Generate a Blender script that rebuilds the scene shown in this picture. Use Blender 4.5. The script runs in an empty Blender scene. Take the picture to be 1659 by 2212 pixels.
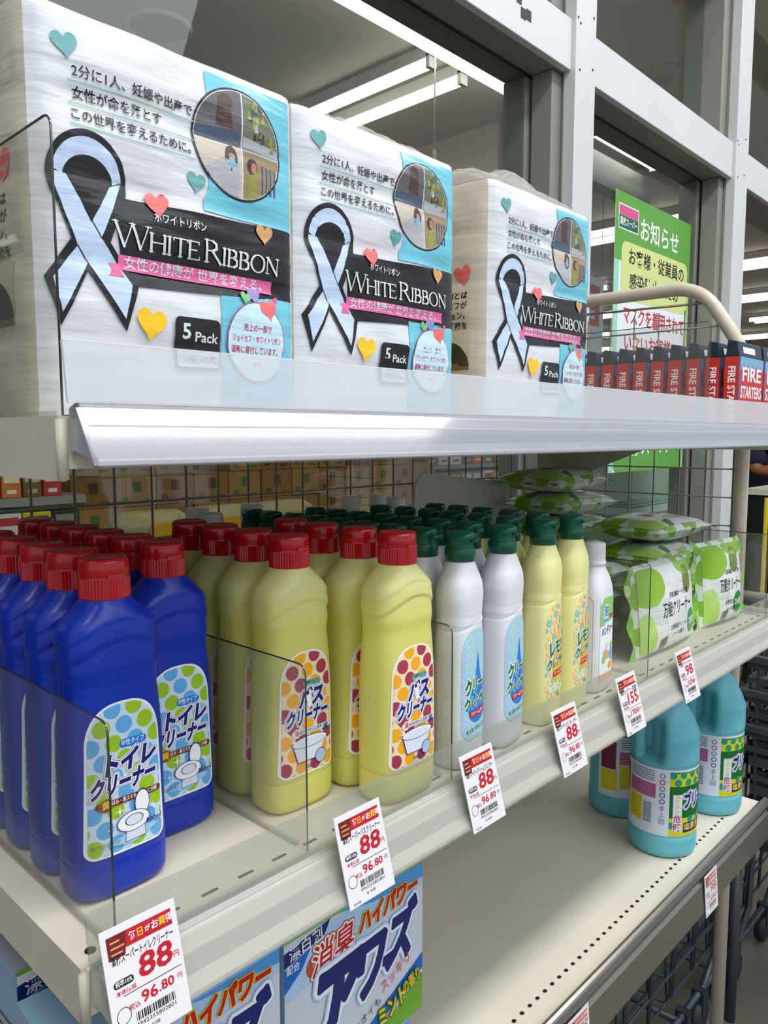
import bpy, bmesh, math, random
from mathutils import Vector, Matrix, noise
random.seed(7)
PI = math.pi
H = 1.35                      # camera height above the floor
SC = bpy.context.scene
COL = SC.collection

# ------------------------------------------------------------------ camera
cam_d = bpy.data.cameras.new('camera'); cam = bpy.data.objects.new('camera', cam_d); COL.objects.link(cam)
SC.camera = cam
cam_d.sensor_fit = 'VERTICAL'; cam_d.sensor_height = 36.0
cam_d.lens = 36.0 * 1665.0 / 2212.0
cam_d.clip_start = 0.02; cam_d.clip_end = 100
cam.location = (0, 0, H)
cam.rotation_euler = (math.radians(90 - 5.69), 0, math.radians(-(90 - 43.4)))
# ------------------------------------------------------------------ world, exposure, big lights
w = bpy.data.worlds.new('daylight'); SC.world = w; w.use_nodes = True
bg = w.node_tree.nodes['Background']; bg.inputs[0].default_value = (0.86, 0.93, 1.0, 1); bg.inputs[1].default_value = 0.80
SC.view_settings.view_transform = 'Standard'; SC.view_settings.look = 'None'
SC.view_settings.gamma = 1.0; SC.view_settings.exposure = -0.2
try: SC.view_settings.use_curve_mapping = False
except Exception: pass
SC.cycles.max_bounces = 12; SC.cycles.transparent_max_bounces = 24
def area(name, loc, target, sx, sy, power, col=(1, 1, 1)):
    l = bpy.data.lights.new(name, 'AREA'); l.shape = 'RECTANGLE'; l.size = sx; l.size_y = sy; l.energy = power; l.color = col
    o = bpy.data.objects.new(name, l); COL.objects.link(o); o.location = loc
    o.rotation_euler = (Vector(target) - Vector(loc)).to_track_quat('-Z', 'Y').to_euler()
    return o
# daylight through the open shop front on the camera's side
area('daylight_opening', (0.9, -3.2, 4.0), (0.8, 0.5, 1.2), 5.0, 1.6, 75, (0.90, 0.95, 1.0))
# added light above the aisle, source unseen; brightens the shelf fronts from overhead
area('added_top_light', (1.4, -0.80, 4.25), (1.4, -0.2, 0.0), 6.0, 0.45, 165, (1.0, 0.97, 0.92))

# ------------------------------------------------------------------ materials
MATS = {}
def srgb(c):
    return tuple(((v / 255) / 12.92 if v / 255 <= 0.04045 else ((v / 255 + 0.055) / 1.055) ** 2.4) for v in c)
def mat(name, rgb=(200, 200, 200), rough=0.5, metal=0.0, spec=0.5, emit=0.0, coat=0.0, bump=None, var=None, trans=0.0, sss=0.0):
    """procedural principled material; bump = (scale xyz, strength, distance); var = (scale, amount)"""
    if name in MATS: return MATS[name]
    m = bpy.data.materials.new(name); m.use_nodes = True; nt = m.node_tree; b = nt.nodes['Principled BSDF']
    c = srgb(rgb) + (1,)
    b.inputs['Base Color'].default_value = c; b.inputs['Roughness'].default_value = rough
    b.inputs['Metallic'].default_value = metal; b.inputs['Specular IOR Level'].default_value = spec
    b.inputs['Coat Weight'].default_value = coat; b.inputs['Coat Roughness'].default_value = 0.08
    b.inputs['Transmission Weight'].default_value = trans
    if sss: b.inputs['Subsurface Weight'].default_value = sss; b.inputs['Subsurface Radius'].default_value = (0.02, 0.02, 0.01)
    if emit: b.inputs['Emission Color'].default_value = c; b.inputs['Emission Strength'].default_value = emit
    tc = None
    if bump or var: tc = nt.nodes.new('ShaderNodeTexCoord')
    if bump:
        mp = nt.nodes.new('ShaderNodeMapping'); mp.inputs['Scale'].default_value = bump[0]
        n = nt.nodes.new('ShaderNodeTexNoise'); n.inputs['Scale'].default_value = 1; n.inputs['Detail'].default_value = 4
        bp = nt.nodes.new('ShaderNodeBump'); bp.inputs['Strength'].default_value = bump[1]; bp.inputs['Distance'].default_value = bump[2]
        nt.links.new(tc.outputs['Object'], mp.inputs[0]); nt.links.new(mp.outputs[0], n.inputs[0])
        nt.links.new(n.outputs[0], bp.inputs['Height']); nt.links.new(bp.outputs[0], b.inputs['Normal'])
        if coat: nt.links.new(bp.outputs[0], b.inputs['Coat Normal'])
    if var:
        n = nt.nodes.new('ShaderNodeTexNoise'); n.inputs['Scale'].default_value = var[0]; n.inputs['Detail'].default_value = 5
        r = nt.nodes.new('ShaderNodeValToRGB'); k = var[1]
        r.color_ramp.elements[0].position = 0.35; r.color_ramp.elements[1].position = 0.65
        r.color_ramp.elements[0].color = tuple(x * (1 - k) for x in c[:3]) + (1,); r.color_ramp.elements[1].color = c
        nt.links.new(tc.outputs['Object'], n.inputs[0]); nt.links.new(n.outputs[0], r.inputs[0]); nt.links.new(r.outputs[0], b.inputs['Base Color'])
    MATS[name] = m
    return m
def clear(name, tint=(245, 248, 248), gloss=0.1, haze=0.0, rough=0.05, haze_rgb=(235, 238, 240), blur=0.0):
    """thin clear plastic / glass: transparent + glossy + a little milky haze; blur > 0 scatters what is seen through it"""
    if name in MATS: return MATS[name]
    m = bpy.data.materials.new(name); m.use_nodes = True; nt = m.node_tree
    for n in list(nt.nodes): nt.nodes.remove(n)
    out = nt.nodes.new('ShaderNodeOutputMaterial')
    if blur:
        t = nt.nodes.new('ShaderNodeBsdfRefraction'); t.inputs['IOR'].default_value = 1.03; t.inputs['Roughness'].default_value = blur
    else: t = nt.nodes.new('ShaderNodeBsdfTransparent')
    t.inputs['Color'].default_value = srgb(tint) + (1,)
    g = nt.nodes.new('ShaderNodeBsdfGlossy'); g.inputs['Roughness'].default_value = rough
    d = nt.nodes.new('ShaderNodeBsdfDiffuse'); d.inputs['Color'].default_value = srgb(haze_rgb) + (1,)
    m1 = nt.nodes.new('ShaderNodeMixShader'); m1.inputs[0].default_value = haze
    m2 = nt.nodes.new('ShaderNodeMixShader'); m2.inputs[0].default_value = gloss
    nt.links.new(t.outputs[0], m1.inputs[1]); nt.links.new(d.outputs[0], m1.inputs[2])
    nt.links.new(m1.outputs[0], m2.inputs[1]); nt.links.new(g.outputs[0], m2.inputs[2])
    nt.links.new(m2.outputs[0], out.inputs[0])
    MATS[name] = m
    return m

# ------------------------------------------------------------------ mesh builder
class MB:
    def __init__(s): s.v = []; s.f = []; s.m = []; s.sm = []
    def add(s, vs, fs, mi=0, smooth=False):
        o = len(s.v); s.v += [tuple(v) for v in vs]
        for f in fs: s.f.append([i + o for i in f]); s.m.append(mi); s.sm.append(smooth)
        return s
    def box(s, x0, x1, y0, y1, z0, z1, mi=0):
        vs = [(x, y, z) for z in (z0, z1) for y in (y0, y1) for x in (x0, x1)]
        return s.add(vs, [(0, 2, 3, 1), (4, 5, 7, 6), (0, 1, 5, 4), (2, 6, 7, 3), (0, 4, 6, 2), (1, 3, 7, 5)], mi)
    def tube(s, pts, r, seg=8, mi=0, caps=True, closed=False):
        P = [Vector(p) for p in pts]; n = len(P); rings = []; prev = None
        for i in range(n):
            if closed: d = (P[(i + 1) % n] - P[i - 1])
            else: d = (P[min(i + 1, n - 1)] - P[max(i - 1, 0)])
            d.normalize()
            if prev is None: a = d.orthogonal().normalized()
            else:
                a = prev - d * prev.dot(d)
                a = a.normalized() if a.length > 1e-6 else d.orthogonal().normalized()
            prev = a; b = d.cross(a); rr = r[i] if isinstance(r, (list, tuple)) else r
            rings.append([P[i] + (a * math.cos(2 * PI * k / seg) + b * math.sin(2 * PI * k / seg)) * rr for k in range(seg)])
        vs = [v for R in rings for v in R]; fs = []
        for i in range(n if closed else n - 1):
            j = (i + 1) % n
            for k in range(seg): fs.append((i * seg + k, i * seg + (k + 1) % seg, j * seg + (k + 1) % seg, j * seg + k))
        if caps and not closed: fs.append(tuple(range(seg - 1, -1, -1))); fs.append(tuple((n - 1) * seg + k for k in range(seg)))
        return s.add(vs, fs, mi, True)
    def lathe(s, prof, seg=24, mi=0, c=(0, 0, 0), smooth=True, capb=True, capt=True):
        vs = []; fs = []
        for r, z in prof:
            for k in range(seg): vs.append((c[0] + r * math.cos(2 * PI * k / seg), c[1] + r * math.sin(2 * PI * k / seg), c[2] + z))
        for i in range(len(prof) - 1):
            for k in range(seg): fs.append((i * seg + k, i * seg + (k + 1) % seg, (i + 1) * seg + (k + 1) % seg, (i + 1) * seg + k))
        if capb: fs.append(tuple(range(seg - 1, -1, -1)))
        if capt: fs.append(tuple((len(prof) - 1) * seg + k for k in range(seg)))
        return s.add(vs, fs, mi, smooth)
    def prism(s, poly, axis, a, b, mi=0):
        """extrude a 2D polygon: axis 'x' -> poly in (y,z), 'y' -> (x,z), 'z' -> (x,y)"""
        n = len(poly)
        def P(p, t): return (t, p[0], p[1]) if axis == 'x' else ((p[0], t, p[1]) if axis == 'y' else (p[0], p[1], t))
        vs = [P(p, a) for p in poly] + [P(p, b) for p in poly]
        fs = [tuple(range(n)), tuple(range(2 * n - 1, n - 1, -1))] + [(i, i + n, (i + 1) % n + n, (i + 1) % n) for i in range(n)]
        return s.add(vs, fs, mi)
    def build(s, name, mats, parent=None, loc=None, rot=None, bevel=0, fixn=True):
        me = bpy.data.meshes.new(name); me.from_pydata(s.v, [], s.f)
        mats = mats if isinstance(mats, (list, tuple)) else [mats]
        for m in mats: me.materials.append(m)
        for p, mi, sm in zip(me.polygons, s.m, s.sm): p.material_index = mi; p.use_smooth = sm
        if fixn:
            bm = bmesh.new(); bm.from_mesh(me); bmesh.ops.recalc_face_normals(bm, faces=bm.faces); bm.to_mesh(me); bm.free()
        me.update()
        o = bpy.data.objects.new(name, me); COL.objects.link(o)
        if parent: o.parent = parent
        if loc: o.location = loc
        if rot: o.rotation_euler = rot
        if bevel:
            md = o.modifiers.new('bevel', 'BEVEL'); md.width = bevel; md.segments = 2; md.limit_method = 'ANGLE'; md.angle_limit = 0.7
        return o
def tag(o, label, cat, group=None, kind=None):
    o['label'] = label; o['category'] = cat
    if group: o['group'] = group
    if kind: o['kind'] = kind
    return o
def thing(name, label, cat, loc=(0, 0, 0), rz=0, group=None, rot=None):
    o = bpy.data.objects.new(name, None); COL.objects.link(o); o.location = loc; o.rotation_euler = rot or (0, 0, rz)
    o.empty_display_size = 0.02
    return tag(o, label, cat, group)
def struct(o): o['kind'] = 'structure'; return o
def dup(root, loc, label, rot=None, group=None):
    r = root.copy(); COL.objects.link(r); r.location = loc; r['label'] = label
    if group: r['group'] = group
    if rot is not None: r.rotation_euler = rot
    for ch in list(root.children):
        c = ch.copy(); COL.objects.link(c); c.parent = r
        for g in list(ch.children):
            d = g.copy(); COL.objects.link(d); d.parent = c
    return r
ORD = ['front', 'second', 'third', 'fourth', 'fifth', 'sixth', 'seventh', 'eighth', 'ninth', 'tenth', 'eleventh', 'twelfth']

# ------------------------------------------------------------------ flat print: text and shapes as 2D polygons
_TX = {}
def glyphs(s, off=0.0):
    k = (s, round(off, 4))
    if k not in _TX:
        c = bpy.data.curves.new('t', 'FONT'); c.body = s; c.align_x = 'CENTER'; c.align_y = 'CENTER'; c.offset = off; c.resolution_u = 2
        o = bpy.data.objects.new('t', c); COL.objects.link(o)
        dg = bpy.context.evaluated_depsgraph_get(); me = bpy.data.meshes.new_from_object(o.evaluated_get(dg))
        V = [(v.co.x, v.co.y) for v in me.vertices]
        P = [[V[i] for i in p.vertices] for p in me.polygons]
        W = (max(v[0] for v in V) - min(v[0] for v in V)) if V else 1
        bpy.data.objects.remove(o); bpy.data.curves.remove(c); bpy.data.meshes.remove(me)
        _TX[k] = (P, W)
    return _TX[k]
def clip(poly, conv):
    """Sutherland-Hodgman against a convex counter-clockwise polygon"""
    out = poly
    for i in range(len(conv)):
        a = conv[i]; b = conv[(i + 1) % len(conv)]; inp = out; out = []
        if not inp: return []
        def side(p): return (b[0] - a[0]) * (p[1] - a[1]) - (b[1] - a[1]) * (p[0] - a[0])
        for j in range(len(inp)):
            p = inp[j - 1]; q = inp[j]; sp = side(p); sq = side(q)
            if (sp >= 0) != (sq >= 0):
                t = sp / (sp - sq); out.append((p[0] + (q[0] - p[0]) * t, p[1] + (q[1] - p[1]) * t))
            if sq >= 0: out.append(q)
    return out if len(out) > 2 else []
def ell(cx, cy, rx, ry=None, n=24, a0=0, a1=2 * PI):
    ry = rx if ry is None else ry
    return [(cx + rx * math.cos(a0 + (a1 - a0) * i / n), cy + ry * math.sin(a0 + (a1 - a0) * i / n)) for i in range(n if abs(a1 - a0 - 2 * PI) < 1e-6 else n + 1)]
def rrect(x0, y0, x1, y1, r, n=5):
    p = []
    for cx, cy, a in ((x1 - r, y0 + r, -PI / 2), (x1 - r, y1 - r, 0), (x0 + r, y1 - r, PI / 2), (x0 + r, y0 + r, PI)):
        p += [(cx + r * math.cos(a + PI / 2 * i / n), cy + r * math.sin(a + PI / 2 * i / n)) for i in range(n + 1)]
    return p
def arch(w, h, r=0.007, top=0.92, n=14):
    """label outline: round-cornered foot, domed top, centred on x = 0, foot at y = 0"""
    a = w / 2; b = a * top; dome = 0.034 * w / 0.059
    p = [(-a + r + r * math.cos(t), r + r * math.sin(t)) for t in [PI + PI / 2 * i / 5 for i in range(6)]]
    p += [(a - r + r * math.cos(t), r + r * math.sin(t)) for t in [-PI / 2 + PI / 2 * i / 5 for i in range(6)]]
    p += [(b * (abs(math.cos(t)) ** 0.75) * (1 if math.cos(t) >= 0 else -1), h - dome + dome * (max(math.sin(t), 0) ** 0.8)) for t in [PI * i / (2 * n) for i in range(2 * n + 1)]]
    return p
def heart(cx, cy, s, rot=0.0, n=28):
    p = []
    for i in range(n):
        t = 2 * PI * i / n; x = 16 * math.sin(t) ** 3; y = 13 * math.cos(t) - 5 * math.cos(2 * t) - 2 * math.cos(3 * t) - math.cos(4 * t)
        x *= s / 32; y *= s / 30
        p.append((cx - (x * math.cos(rot) - y * math.sin(rot)), cy + x * math.sin(rot) + y * math.cos(rot)))
    return p
def star(cx, cy, r, n=4, k=0.18):
    return [(cx + (r if i % 2 == 0 else r * k) * math.cos(PI * i / n), cy + (r if i % 2 == 0 else r * k) * math.sin(PI * i / n)) for i in range(2 * n)]
def stroke(pts, wd):
    """thick open polyline as quads"""
    out = []
    for i in range(len(pts) - 1):
        (x0, y0), (x1, y1) = pts[i], pts[i + 1]; L = math.hypot(x1 - x0, y1 - y0) or 1e-9
        nx, ny = -(y1 - y0) / L * wd / 2, (x1 - x0) / L * wd / 2
        ex, ey = (x1 - x0) / L * wd * 0.25, (y1 - y0) / L * wd * 0.25
        out.append([(x0 + nx - ex, y0 + ny - ey), (x0 - nx - ex, y0 - ny - ey), (x1 - nx + ex, y1 - ny + ey), (x1 + nx + ex, y1 + ny + ey)])
    return out
class Print:
    """layers of 2D polygons, cut on a grid and laid on a surface"""
    def __init__(s): s.p = []; s.mats = []; s.L = 0; s.sub = 0; s.hold = False
    def mi(s, m):
        if m not in s.mats: s.mats.append(m)
        return s.mats.index(m)
    def up(s): s.L += 1; s.sub = 0; return s
    def poly(s, P, m, conv=None):
        if conv: P = clip(P, conv)
        if not s.hold: s.sub += 1            # later shapes of a layer lie a hair above earlier ones
        if len(P) > 2: s.p.append((P, s.mi(m), s.L + (s.sub * .0107) % .93))
        return s
    def polys(s, Ps, m, conv=None):
        for P in Ps: s.poly(P, m, conv)
        return s
    def rect(s, x0, y0, x1, y1, m, conv=None): return s.poly([(x0, y0), (x1, y0), (x1, y1), (x0, y1)], m, conv)
    def text(s, t, cx, cy, h, m, off=0.0, w=None, sk=0.0, rot=0.0, conv=None, align='C', vert=False):
        """h = em size; w = fitted width"""
        if vert:
            n = len(t)
            for i, ch in enumerate(t): s.text(ch, cx, cy + (n - 1) / 2 * h * 1.05 - i * h * 1.05, h, m, off, None, sk, rot)
            return s
        if off < .055 and h < .2: off = min(off, .013 if any(ord(ch_) > 0x3400 for ch_ in t) else .024)
        P, W = glyphs(t, off); W0 = glyphs(t, 0.0)[1]
        sx = (w / (W0 * h)) if w else 1.0
        ww = W0 * h * sx
        dx = ww / 2 if align == 'L' else (-ww / 2 if align == 'R' else 0)
        c, sn = math.cos(rot), math.sin(rot); s.sub += 1; s.hold = True
        for q in P:
            R = []
            for x, y in q:
                X = x * h * sx + y * h * sk + dx; Y = y * h
                R.append((cx + X * c - Y * sn, cy + X * sn + Y * c))
            s.poly(R, m, conv)
        s.hold = False
        return s
    def halo(s, t, cx, cy, h, m, r, off=.04, n=18, **k):
        for i in range(n): s.text(t, cx + r * h * math.cos(2 * PI * i / n), cy + r * h * math.sin(2 * PI * i / n), h, m, off, **k)
        return s
    def ring(s, out, inn, m, closed=True):
        n = len(out)
        for i in range(n if closed else n - 1): s.poly([out[i], out[(i + 1) % n], inn[(i + 1) % n], inn[i]], m)
        return s
    def build(s, name, parent, mapper, base=0.0002, step=0.00012, cutx=(), cuty=(), smooth=True):
        bm = bmesh.new()
        for P, mi, L in s.p:
            try:
                f = bm.faces.new([bm.verts.new((x, y, L)) for x, y in P]); f.material_index = mi
            except Exception: pass
        for axis, cuts in (((1, 0, 0), cutx), ((0, 1, 0), cuty)):
            for c in cuts:
                co = (c, 0, 0) if axis[0] else (0, c, 0)
                bmesh.ops.bisect_plane(bm, geom=list(bm.verts) + list(bm.edges) + list(bm.faces), plane_co=co, plane_no=axis, dist=1e-7)
        bm.normal_update()
        for f in bm.faces:
            if f.normal.z < 0: f.normal_flip()
        for v in bm.verts:
            p, n = mapper(v.co.x, v.co.y); q = Vector(p) + Vector(n) * (base + v.co.z * step)
            v.co = q
        for f in bm.faces: f.smooth = smooth
        me = bpy.data.meshes.new(name); bm.to_mesh(me); bm.free()
        for m in s.mats: me.materials.append(m)
        o = bpy.data.objects.new(name, me); COL.objects.link(o)
        if parent: o.parent = parent
        return o
def frange(a, b, n): return [a + (b - a) * i / n for i in range(n + 1)]
def ink(name, rgb, rough=0.45): return mat('print_' + name, rgb, rough, spec=0.4)
NAVY = ink('navy', (14, 22, 120)); WHT = ink('white', (246, 247, 250)); BLK = ink('black', (18, 18, 20)); RED = ink('red', (190, 20, 45))
YEL = ink('yellow', (252, 222, 30)); GRN = ink('green', (10, 120, 62)); LIME = ink('lime', (158, 200, 30)); SKY = ink('sky', (96, 176, 232)); PALE = ink('pale_blue', (205, 226, 245))
ORG = ink('orange', (248, 176, 20)); WINE = ink('wine', (172, 58, 84)); CREAM = ink('cream', (250, 226, 190)); BLUE = ink('blue', (20, 118, 214)); GRY = ink('grey', (120, 122, 126))
MAROON = ink('maroon', (118, 24, 30)); PINK = ink('pink', (232, 96, 160)); TEALP = ink('teal_heart', (92, 160, 160)); CORAL = ink('coral', (232, 108, 110)); GOLD = ink('gold', (198, 150, 92))
AQUA = ink('aqua', (108, 194, 216)); LBLUE = ink('light_blue', (150, 205, 245)); DKGRN = ink('dark_green', (4, 84, 40)); LGRN = ink('light_green', (150, 205, 110))

# ================================================================== SETTING
white_alu = mat('white_aluminium', (205, 208, 210), 0.38, var=(3, 0.06))
grey_alu = mat('grey_aluminium', (140, 140, 134), 0.4, var=(3, 0.08))
gasket = mat('gasket', (38, 34, 30), 0.7)
glass = clear('window_glass', (238, 242, 240), gloss=0.05, rough=0.01)
ceil_m = mat('ceiling_board', (206, 194, 178), 0.85, var=(1.5, 0.05))
soff_m = mat('soffit_paint', (184, 172, 156), 0.8, var=(1.2, 0.05))
wall_m = mat('wall_paint', (188, 178, 164), 0.8, var=(1.2, 0.05))
floor_m = mat('floor_tile', (118, 112, 102), 0.35, var=(2.5, 0.15))

struct(MB().box(-6, 16, -5, 14, -0.05, 0).build('floor', floor_m))
ZC = H + 1.6
struct(MB().box(-6, 16, 1.0, 14, ZC, ZC + 0.05).build('ceiling', ceil_m))
struct(MB().box(-6, 16, 13.0, 13.1, 0, ZC).build('wall_back', wall_m))
struct(MB().box(15, 15.1, -3, 13, 0, ZC).build('wall_right', wall_m))
struct(MB().box(-6.1, -6, 1.0, 13, 0, ZC).build('wall_left', wall_m))
# bulkhead hanging inside the shop
struct(MB().box(3.4, 3.65, 2.41, 9, H + 1.12, ZC).build('trim_1', soff_m))
# ---- shop front: header rail, mullions, glass
WY = 1.05
def W(name, mb, m, bevel=0.002): return struct(mb.build(name, m, bevel=bevel))
hd = MB()
hd.box(-3, 1.79, WY, WY + 0.02, H + .905, H + 1.026).box(1.89, 2.90, WY, WY + 0.02, H + .905, H + 1.026).box(3.02, 7.5, WY, WY + 0.02, H + .905, H + 1.026)
W('trim_2', hd, white_alu)
hu = MB()
hu.box(-3, 1.80, WY + .02, WY + .165, H + .907, H + 1.02).box(1.88, 2.91, WY + .02, WY + .165, H + .907, H + 1.02).box(3.01, 7.5, WY + .02, WY + .165, H + .907, H + 1.02)
W('trim_3', hu, grey_alu)
gk = MB()
for a, b in ((-3, 1.79), (1.89, 2.9)): gk.box(a, b, WY + .088, WY + .096, H + .9035, H + .9075)
gk.box(1.782, 1.7885, WY + .088, WY + .098, 0.1, H + .905); gk.box(2.86, 2.866, WY + .088, WY + .098, H + 1.026, ZC); gk.box(3.05, 3.056, WY + .088, WY + .098, H + 1.026, ZC)
W('trim_4', gk, gasket, 0)
for i, (a, b) in enumerate(((1.79, 1.89), (2.90, 3.02))):
    mm = MB(); mm.box(a, b, WY - .012, WY + .02, 0, ZC); mm.box(a + .012, b - .012, WY + .02, WY + .17, 0, ZC)
    mm.box(a - .04, a + .012, WY + .03, WY + .088, 0, H + .905, 1); mm.box(a - .055, a + .012, WY + .098, WY + .165, 0, H + .905, 1)
    mm.box(b - .012, b + .045, WY + .03, WY + .165, 0, H + .905, 1)
    mm.box(a - .05, a + .012, WY + .03, WY + .165, H + 1.026, ZC, 1); mm.box(b - .012, b + .03, WY + .03, WY + .165, H + 1.026, ZC, 1)
    for (sx, sz) in ((.008, 1.03), (.02, 1.02), (.085, 1.055), (.02, .91), (.085, .93)):
        mm.tube([(a + sx, WY - .0135, H + sz), (a + sx, WY - .010, H + sz)], .0035, 8, 2)
    W('trim_%d' % (5 + i), mm, [white_alu, grey_alu, gasket])
gy = WY + .10
for i, (a, b, z0, z1) in enumerate(((-3, 1.745, 0.12, H + .905), (1.935, 2.86, 0.12, H + .905), (-3, 1.74, H + 1.026, ZC), (1.92, 2.85, H + 1.026, ZC), (3.05, 7.5, H + 1.026, ZC))):
    o = struct(MB().box(a, b, gy, gy + .006, z0, z1).build('window_%d' % (i + 1), glass))
# the inner door header and its rail
W('trim_7', MB().box(2.2, 2.90, WY + .22, WY + .36, H + 1.012, H + 1.17).box(2.2, 2.90, WY + .30, WY + .36, H + .86, H + .965), [grey_alu])
W('trim_8', MB().box(-3, 1.79, WY - .01, WY + .17, 0, 0.12).box(1.89, 2.9, WY - .01, WY + .17, 0, 0.12), grey_alu)
# black squares left from a sign on the header
sg = Print()
for (x, z) in ((1.545, .985), (1.585, .962), (1.563, .958)): sg.rect(x, H + z - .012, x + .021, H + z + .012, BLK)
o = sg.build('header_mark', None, lambda x, y: ((x, WY, y), (0, -1, 0)), base=.0006)
tag(o, 'three small black square marks on the white window header', 'sign')

# ---- lamps
tube_m = mat('fluorescent_tube', (255, 252, 244), 0.4, emit=6.0)
lamp_body = mat('lamp_housing', (196, 194, 188), 0.5)
def lamp(label, x0, y0, x1, y1, z, tubes=1, wd=.055, gap=.16, group='ceiling tube lamps'):
    L = math.hypot(x1 - x0, y1 - y0); a = math.atan2(y1 - y0, x1 - x0)
    t = thing('ceiling_lamp', label, 'lamp', (x0, y0, z), a, group)
    for k in range(tubes):
        y = 0 if tubes == 1 else (k - .5) * gap
        MB().box(0, L, y - wd * .55, y + wd * .55, .02, .07).build('housing', lamp_body, t, bevel=.003)
        MB().tube([(.02, y, .0), (L - .02, y, .0)], wd / 2, 10).build('tube', tube_m, t)
        for xx in (0.0, L - .02): MB().box(xx, xx + .02, y - wd * .55, y + wd * .55, -wd * .5, .036).build('end_cap', lamp_body, t)
    return t
zl = ZC - .08
lamp('long bright tube lamp running beside the window header', .9, 2.05, 3.2, 2.05, zl, 1, .062)
lamp('twin tube lamp nearest the window, behind the tissue packs', 2.66, 2.14, 2.66, 2.95, zl, 2, .042, .21)
lamp('twin tube lamp in line behind the nearest twin lamp', 2.66, 3.02, 2.66, 4.2, zl, 2, .042, .21)
lamp('tube lamp under the inner door header, above the green poster', 2.35, WY + .25, 3.12 - .28, WY + .25, H + 0.985, 1, .036)
n = 0
for xi, lx in enumerate((5.6, 7.4, 9.2, 11.0, 12.8)):
    for yi, ly in enumerate((2.2, 3.9, 5.6)):
        lamp('twin tube lamp %s in the %s row beyond the door' % (('nearest the door', 'in the middle', 'farthest inside')[yi], ('first', 'second', 'third', 'fourth', 'fifth')[xi]), lx, ly, lx, ly + 1.45, zl, 2, .05, .22, 'shop ceiling lamps beyond the door')
for xi, lx in enumerate((-2.0, .5)):
    for ly in (3.2, 6.2):
        lamp('twin tube lamp over the %s aisle %s' % (('left', 'middle')[xi], 'near the window' if ly < 4 else 'far inside'), lx, ly, lx, ly + 1.4, zl, 2, .05, .22)
# ceiling speaker, detector, pull cord
sp = thing('ceiling_speaker', 'round grey ceiling speaker above the left tissue pack', 'speaker', (1.72, 2.84, ZC))
MB().lathe([(.0, -.012), (.105, -.012), (.112, -.008), (.112, 0)], 40).build('grille', mat('speaker_grille', (120, 114, 104), .8), sp)
rr = MB(); rr.lathe([(.112, -.002), (.114, -.016), (.124, -.012), (.128, 0)], 40, capb=False, capt=False); rr.build('rim', mat('speaker_rim', (190, 182, 170), .5), sp)
sd = thing('smoke_detector', 'round white smoke detector on the ceiling beyond the transom window', 'detector', (3.44, 1.55, ZC))
MB().lathe([(.03, -.05), (.05, -.045), (.055, -.02), (.065, -.012), (.07, 0)], 24).build('body', mat('detector_white', (170, 164, 154), .6), sd)
pc = thing('pull_cord', 'thin white lamp pull cord hanging beneath the ceiling', 'cord', (2.52, 2.1, ZC))
MB().tube([(0, 0, 0), (0, 0, -.44)], .0035, 6).build('cord', mat('cord_white', (215, 210, 200), .6), pc)
MB().lathe([(.006, -.50), (.009, -.49), (.008, -.45), (.004, -.44)], 8).build('pull_knob', MATS['cord_white'], pc)

# ---- poster on the glass
def poster():
    x0, x1, z1 = 2.235, 2.80, H + .742; z0 = z1 - .86
    pw = ink('poster_white', (226, 232, 240)); pg = ink('poster_green', (92, 158, 62)); py = ink('poster_lime', (206, 216, 138)); pt = ink('poster_edge', (150, 214, 190))
    p = Print(); p.rect(x0, z0, x1, z1, pw)
    p.up(); p.rect(x0, z1 - .205, x1, z1, pg); p.rect(x0, z0, x0 + .03, z1 - .205, pt); p.rect(x1 - .02, z0, x1, z1 - .205, LGRN)
    p.poly(rrect(x0 + .03, z0 + .0, x1 - .02, z0 + .16, .02), pg)
    p.up(); p.poly(rrect(x0 + .045, z1 - .318, x1 - .02, z1 - .142, .03), py)
    p.rect(x0 + .02, z1 - .11, x0 + .155, z1 - .035, pw)
    p.up(); p.rect(x0 + .024, z1 - .068, x0 + .151, z1 - .039, ink('poster_magenta', (206, 84, 130))); p.rect(x0 + .024, z1 - .106, x0 + .151, z1 - .069, ink('poster_forest', (32, 92, 70)))
    p.text('お知らせ', x0 + .315, z1 - .092, .076, WHT, .012)
    p.text('お客様・従業員の', x0 + .305, z1 - .187, .054, BLK, .016, w=.42)
    p.text('感染防止のため', x0 + .29, z1 - .262, .054, BLK, .016, w=.37)
    p.text('マスクを着用されて', x0 + .30, z1 - .368, .062, RED, .02, w=.46)
    p.text('いないお客様の', x0 + .28, z1 - .452, .062, RED, .02, w=.40)
    p.text('入店はご遠慮ください', x0 + .30, z1 - .535, .05, RED, .018, w=.46)
    p.up(); p.text('業務スーパー', x0 + .0875, z1 - .088, .026, WHT, .012, w=.115)
    p.text('業務スーパー', x0 + .29, z0 + .08, .075, WHT, .014, w=.42)
    o = p.build('notice_poster', None, lambda x, y: ((x, gy - .002, y), (0, -1, 0)), base=.0, step=.0003)
    # a real sheet: thickness behind the print
    tag(o, 'green and white Japanese notice poster stuck inside the window', 'poster')
    tb = MB().box(x0, x1, gy - .0022, gy - .0004, z0, z1).build('sheet', pw, o)
    return o
poster()

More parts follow.
